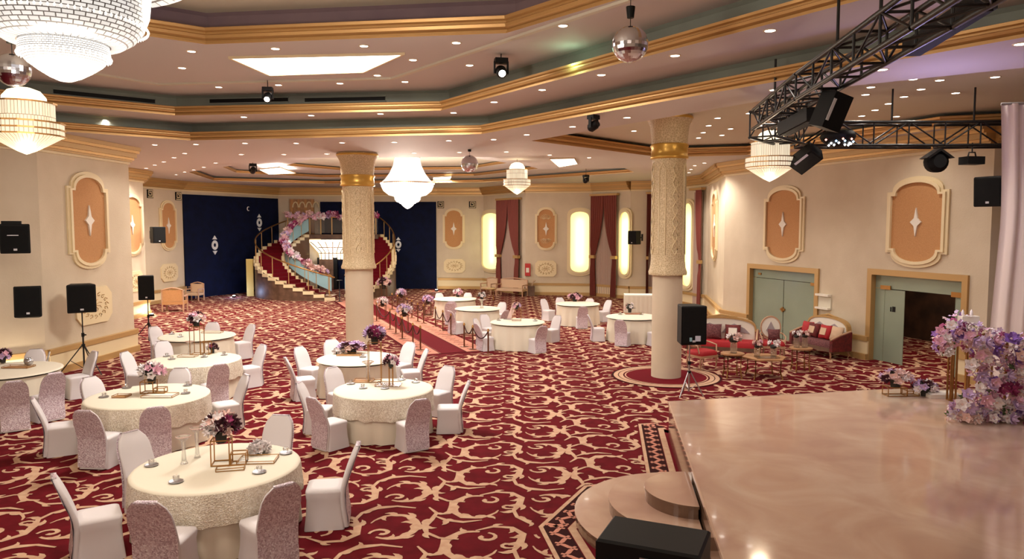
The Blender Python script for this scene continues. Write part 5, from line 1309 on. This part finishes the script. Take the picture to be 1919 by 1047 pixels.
# ------------------------------------------------------------------ seating
def cushion(p, rz, w, m1, m2, label, tilt=-.35, roll=0.0, group=None):
    t = thing('cushion', label, 'cushion', p, rz, group); t.rotation_euler = (tilt, roll, rz)
    R_ = [[(sx*w/2*k, y, w/2+sz*w/2*k) for sx, sz in ((-1, -1), (0, -.92), (1, -1), (.92, 0), (1, 1), (0, .92), (-1, 1), (-.92, 0))] for k, y in ((.3, -.085), (.75, -.07), (.98, -.012), (.98, .012), (.75, .07), (.3, .085))]
    MB().loft(R_, m1).build('cover', t)
    if m2: MB().box(-w*.26, w*.26, -.094, -.078, w*.26, w*.74, m2).build('front_patch', t)
    return t
def sofa(loc, rz, w, label, back='white_fabric', seat='striped', arm='maroon', sc=1.0, cat='sofa', name='sofa'):
    t = thing(name, label, cat, loc, rz, None, sc); d = .75
    MB().box(-w/2, w/2, -.32, .32, .20, .30, 'wood').build('base_frame', t)
    MB().loft([[(x*1.0, y, z) for x, y, z in rrect(w-.06, .62, zz, .05)] for zz in (.30, .42)]+[rrect(w-.12, .56, .46, .06)], seat).build('seat_cushion', t)
    n = 24; of = [(w/2*.98*cos(pi*i/n)*(1 if abs(cos(pi*i/n)) < .95 else 1), .55+.52*sin(pi*i/n)**.38) for i in range(n+1)]; of = [(of[0][0], .3)]+of+[(of[-1][0], .3)]
    inn = [(x*.955, .3+(z-.3)*.93) for x, z in of]
    MB().band(of, inn, .20, .34, 'gold_paint').build('carved_rim', t); MB().prism(inn, .22, .33, back).build('backrest', t)
    b = MB(); b.tube([(-w*.22, .27, 1.06), (-w*.1, .27, 1.08), (0, .27, 1.11), (w*.1, .27, 1.08), (w*.22, .27, 1.06)], [.01, .02, .03, .02, .01], 'gold_paint', 6); b.build('crest', t)
    b = MB(); k = w/1.7
    for sg in (-1, 1): b.prism([(0, .62), (sg*.12*k, .80), (sg*.3*k, .88), (sg*.55*k, .76), (sg*.68*k, .62), (sg*.3*k, .66)], .205, .22, 'grey_fabric')
    b.build('woven_ornament', t)
    for sg in (-1, 1):
        o = MB(); x0_, x1_ = sorted((sg*(w/2-.05), sg*(w/2+.05)))
        o.add([(x, y, z) for x in (x0_, x1_) for y, z in ((-.34, .22), (.3, .22), (.3, .72), (-.05, .62), (-.34, .52))], [(0, 1, 2, 3, 4), (5, 6, 7, 8, 9), (0, 1, 6, 5), (1, 2, 7, 6), (2, 3, 8, 7), (3, 4, 9, 8), (4, 0, 5, 9)], arm)
        o.build('armrest', t)
        MB().tube([((x0_+x1_)/2, .3, .73), ((x0_+x1_)/2, -.05, .64), ((x0_+x1_)/2, -.36, .53)], .03, 'chair_wood', 6).build('arm_rail', t)
        for y in (-.28, .28): MB().tube([(sg*(w/2-.08), y, .2), (sg*(w/2-.04), y*1.08, .1), (sg*(w/2-.08), y*1.0, 0)], [.035, .025, .018], 'chair_wood', 6).build('leg', t)
    return t
u = (W12.hit(1532, 660)[0]+W12.hit(1622, 660)[0])/2; wsofa = W12.hit(1620, 650)[0]-W12.hit(1534, 650)[0]
pS = W12.pt(u, 0, .70); sofa(pS, W12.rz, min(2.1, wsofa*.92), 'ornate sofa with white oval back and cushions between the two glass doors')
uvx = W12.d; nv = -W12.n
for k, (du, dn, m1, m2, lab) in enumerate(((-.62, .78, 'red_fabric', None, 'plain red cushion on the sofa between the glass doors, toward the tables'), (-.25, .86, 'maroon', 'beige_fabric', 'dark red cushion with beige patch in the middle of that sofa'), (.2, .84, 'red_fabric', 'beige_fabric', 'red cushion with beige square on the sofa beside the open door'), (.6, .80, 'beige_fabric', None, 'beige cushion leaning by the armrest near the open door'))):
    q = W12.pt(u+du*.95, .465, dn-.08); cushion(q, W12.rz, .40, m1, m2, lab, -.3)
pA = W(1352, 684); pA = Vector((pA.x+.35, pA.y+1.3, 0)); sofa(pA, -.35, 1.85, 'ornate sofa with white oval back near the wall corner behind the tripod speaker', seat='red_fabric')
for du, m1, m2, lab in ((-.2, 'striped', None, 'striped dark cushion on the sofa by the wall corner'), (.3, 'maroon', 'white_fabric', 'red cushion with pale patch on the sofa by the wall corner')):
    q = pA+Vector((cos(-.35)*du+sin(-.35)*.0, sin(-.35)*du, .465)); cushion(q, -.35, .42, m1, m2, lab, -.3)
def armchair(loc, rz, label, back='white_fabric', seat='red_fabric', sc=1.0, oval=True):
    t = thing('armchair', label, 'armchair', loc, rz, None, sc)
    MB().loft([rrect(.56, .52, .36, .06), rrect(.58, .54, .42, .08), rrect(.50, .46, .47, .1)], seat).build('seat', t)
    MB().box(-.28, .28, -.26, .26, .30, .36, 'chair_wood').build('seat_frame', t)
    n = 20; of = [(.27*cos(2*pi*i/n), .80+.31*sin(2*pi*i/n)) for i in range(n)]; inn = [(x*.88, .80+(z-.80)*.88) for x, z in of]
    MB().band(of, inn, .24, .30, 'chair_wood').build('back_frame', t); MB().prism(inn, .25, .29, back).build('backrest', t)
    MB().prism([(0, .58), (.12, .72), (0, .96), (-.12, .72)], .235, .25, 'grey_fabric').build('woven_ornament', t)
    for sg in (-1, 1):
        MB().tube([(sg*.24, .27, .66), (sg*.30, .1, .64), (sg*.31, -.16, .60), (sg*.28, -.2, .42)], .02, 'chair_wood', 6).build('armrest', t)
        for y in (-.22, .24): MB().tube([(sg*.24, y, .32), (sg*.27, y, .16), (sg*.24, y, 0)], [.03, .022, .016], 'chair_wood', 6).build('leg', t)
        MB().tube([(sg*.2, .27, .3), (sg*.18, .27, .58)], .018, 'chair_wood', 6).build('back_post', t)
    return t
p = W(1320, 688); armchair((p.x-.1, p.y-.15, 0), .5, 'red-seated armchair just behind the tripod speaker pole', sc=1.0)
p = W(1450, 680); armchair((p.x+.2, p.y+.7, 0), -.15, 'armchair with oval white back before the closed glass door', sc=1.0)
q = Vector((p.x+.23, p.y+.65, .475)); cushion(q, -.15, .32, 'striped', None, 'small striped cushion on the armchair before the closed glass door', -.25)
def side_table(loc, r, h, label, n=20, m='wood_light'):
    t = thing('side_table', label, 'table', loc); MB().lathe([(r*.96, h-.035), (r, h-.03), (r, h), (.001, h)], 'wood_light', n, smooth=False).build('tabletop', t)
    for k in range(4):
        a = pi/4+k*pi/2; MB().tube([(r*.8*cos(a), r*.8*sin(a), h-.03), (r*.78*cos(a), r*.78*sin(a), h*.3), (r*.9*cos(a), r*.9*sin(a), .0)], .018, 'brass', 6).build('leg', t)
    MB().lathe([(r*.74, h*.28), (r*.78, h*.28), (r*.78, h*.3), (r*.74, h*.3)], 'brass', n, cap=False).build('ring', t); return t
p1_ = W(1373, 661, .58); side_table((p1_.x, p1_.y, 0), .27, .58, 'round wooden side table beside the sofa near the tripod speaker')
p2_ = W(1501, 651, .58); side_table((p2_.x, p2_.y, 0), .27, .58, 'round wooden side table beside the sofa between the glass doors')
p3_ = W(1432, 668, .48); side_table((p3_.x, p3_.y, 0), .52, .48, 'wide hexagonal wooden coffee table in the middle of the seating group', 6)
def jar(p, lab, cols, seed, h=.24, r=.07, br=.12):
    t = thing('flower_vase', lab, 'vase', p); MB().lathe([(r, 0), (r, h), (r*.9, h), (r*.9, .01), (.001, .01)], 'clear_glass', 14).build('glass', t)
    rg = random.Random(seed); foliage(t, rg, br, 14, .8, 'leaf_dark', (0, 0, h+.03))
    for k in range(6):
        a = k*2.4; put_bloom(rg.choice(cols), (br*.6*cos(a), br*.6*sin(a), h+.05+.02*k), (cos(a), sin(a), .8), br*.5, t)
    return t
jar(p1_+Vector((.02, 0, 0)), 'leafy white flower vase on the side table near the tripod speaker', ['white', 'blush'], 51, .26, .08, .18)
jar(p2_+Vector((-.10, .02, 0)), 'glass vase with white rose, one of two on the side table', ['white'], 52); jar(p2_+Vector((.11, .04, 0)), 'glass vase with cream flowers beside the white-rose vase', ['blush'], 53)
jar(p3_+Vector((-.15, .05, 0)), 'dark vase with pink bow on the hexagonal coffee table', ['pink', 'blush'], 54, .2); jar(p3_+Vector((.22, 0, 0)), 'vase of white flowers on the hexagonal coffee table', ['white'], 55, .2, .07, .15)
tray(p3_+Vector((0, -.18, 0)), .5, .22, 'glass-bottomed tray on the hexagonal coffee table', 'mirror')
# light wood armchairs and sofas in the far corners
def wood_sofa(loc, rz, w, label, sc=1.0, n='wooden_sofa', cat='sofa', m='beige_fabric'):
    t = thing(n, label, cat, loc, rz, None, sc)
    MB().box(-w/2, w/2, -.3, .3, .28, .40, m).build('seat', t); MB().box(-w/2+.03, w/2-.03, .26, .31, .42, .86, m).build('backrest', t)
    MB().tube([(-w/2, .3, .86), (-w/4, .3, .92), (0, .3, .95), (w/4, .3, .92), (w/2, .3, .86)], .03, 'chair_wood', 6).build('crest_rail', t)
    for sg in (-1, 1):
        MB().box(sg*w/2-.025, sg*w/2+.025, -.32, .3, .58, .63, 'chair_wood').build('armrest', t)
        for y in (-.29, .27): MB().box(sg*w/2-.025, sg*w/2+.025, y-.025, y+.025, 0, .62 if y < 0 else .88, 'chair_wood').build('leg', t)
    return t
p = W(322, 584); wood_sofa((p.x, p.y+.3, 0), pi+.15, .78, 'tan upholstered armchair seen from behind by the left wall', 1.05, 'wooden_armchair', 'armchair', 'tan')
p = W(318, 566); wood_sofa((p.x, p.y+.9, 0), 1.2, 1.7, 'patterned wooden sofa against the wall beside the navy wall', .95)
p = W(364, 563); wood_sofa((p.x, p.y+.1, 0), -.1, .7, 'small wooden armchair at the foot of the left navy wall', .9, 'wooden_armchair', 'armchair')
p = W(959, 551); wood_sofa((p.x, p.y-1.0, 0), -.5, 1.6, 'light wooden sofa below the first red curtain on the far wall', .95)
p = W(921, 548); wood_sofa((p.x-.1, p.y-.75, 0), -.7, .8, 'light wooden armchair left of the sofa on the far wall', .9, 'wooden_armchair', 'armchair')
p = W(992, 553); t = thing('planter_box', 'brown planter box with dry grass beside the far wall sofa', 'planter', (p.x, p.y-.3, 0)); MB().box(-.26, .26, -.2, .2, 0, .5, 'wood').build('box', t)
b = MB(); rg = random.Random(8)
for k in range(26): a = rg.random()*6.28; b.tube([(.15*cos(a), .1*sin(a), .48), (.22*cos(a), .16*sin(a), .7), (.34*cos(a), .2*sin(a), .74+.1*rg.random())], .008, 'beige_fabric', 3)
b.build('grass', t)
p = W(915, 566); side_table((p.x, p.y+1.2, 0), .35, .55, 'low reddish table before the far wall sofa')
# floor uplights
def uplight(p, label, col=(1, .85, .6), e=18, aim=(0, 0, 0)):
    t = thing('floor_uplight', label, 'floor light', p, 0, 'small floor uplights'); MB().lathe([(.09, 0), (.10, .03), (.08, .09)], 'black', 14).build('housing', t); MB().lathe([(.001, .092), (.075, .092)], 'glow', 14).build('lens', t)
    lamp('POINT', (p[0], p[1], .2), e, col, .06)
uplight(W(442, 556)+Vector((0, -.25, 0)), 'small floor uplight glowing at the foot of the left navy wall', (.45, .6, 1), 30)
uplight(W(822, 545)+Vector((-.1, -.15, 0)), 'small floor uplight at the right end of the navy wall', (1, .85, .6), 30)
uplight(W(284, 592), 'small floor uplight by the corner of the recessed left wall')
uplight(Vector((W(100, 700).x, 16.2, 0)), 'small floor uplight hidden behind the left-edge table', (1, .85, .6), 22)
uplight(Vector((7.0, 26.6, 0)), 'small floor uplight behind the tripod speaker by the wall corner')
# small flowers table inside the open door
q = W12.pt((OPEN2[0]+OPEN2[1])/2-.25, 0, -2.6); side_table(q, .35, .8, 'small dark table seen through the open glass door'); jar(q+Vector((0, 0, .8)), 'purple and white flowers on the table beyond the open door', ['lilac', 'white'], 61, .2, .07, .16)

# violet and green wash from the moving lights of the truss
lamp('POINT', (6.0, 10.4, 4.5), 48, (.55, .48, 1), .2); lamp('POINT', (1.0, 13.0, 6.3), 5, (.5, 1, .6), .1)

o = lamp('SPOT', (3.9, 9.6, 4.9), 260, (1, .93, .88), .08, 46, .7); o.rotation_euler = (Vector((9.3, 12.0, 2.4))-Vector(o.location)).to_track_quat('-Z', 'Y').to_euler()  # extra spot added to brighten the drape and the flower arch

# slot air vents in the green bands of the stepped ceiling
def vent(p, q, x0, x1, y0, y1, label, frame=False):
    w = _t.__class__.__new__(Wall); w.p = Vector((*p, 0)); w.d = (Vector((*q, 0))-w.p).normalized(); w.n = Vector((-w.d.y, w.d.x, 0)); rz = atan2(w.d.y, w.d.x)
    u0, z0 = w.hit(x0, y0); u1, z1 = w.hit(x1, y1); u0, u1 = min(u0, u1), max(u0, u1); z = min((z0+z1)/2, 6.55)
    P = w.p+w.d*u0; t = thing('air_vent', label, 'vent', (P.x, P.y, z), rz, 'slot vents in the ceiling bands')
    MB().box(0, u1-u0, -.03, .03, -.045, .045, 'black').build('slot', t)
    MB().box(-.02, u1-u0+.02, -.045, .03, .045, .065, 'band').build('lip', t); MB().box(-.02, u1-u0+.02, -.045, .03, -.065, -.045, 'band').build('lip', t)
vent(k2[5], k2[0], 100, 290, 172, 190, 'long dark slot vent in the green ceiling band by the left lantern')
vent(k2[0], k2[1], 394, 540, 189, 188, 'dark slot vent in the green ceiling band under the crystal panel')
vent(k2[0], k2[1], 572, 722, 188, 185, 'dark slot vent above the left column in the green ceiling band')
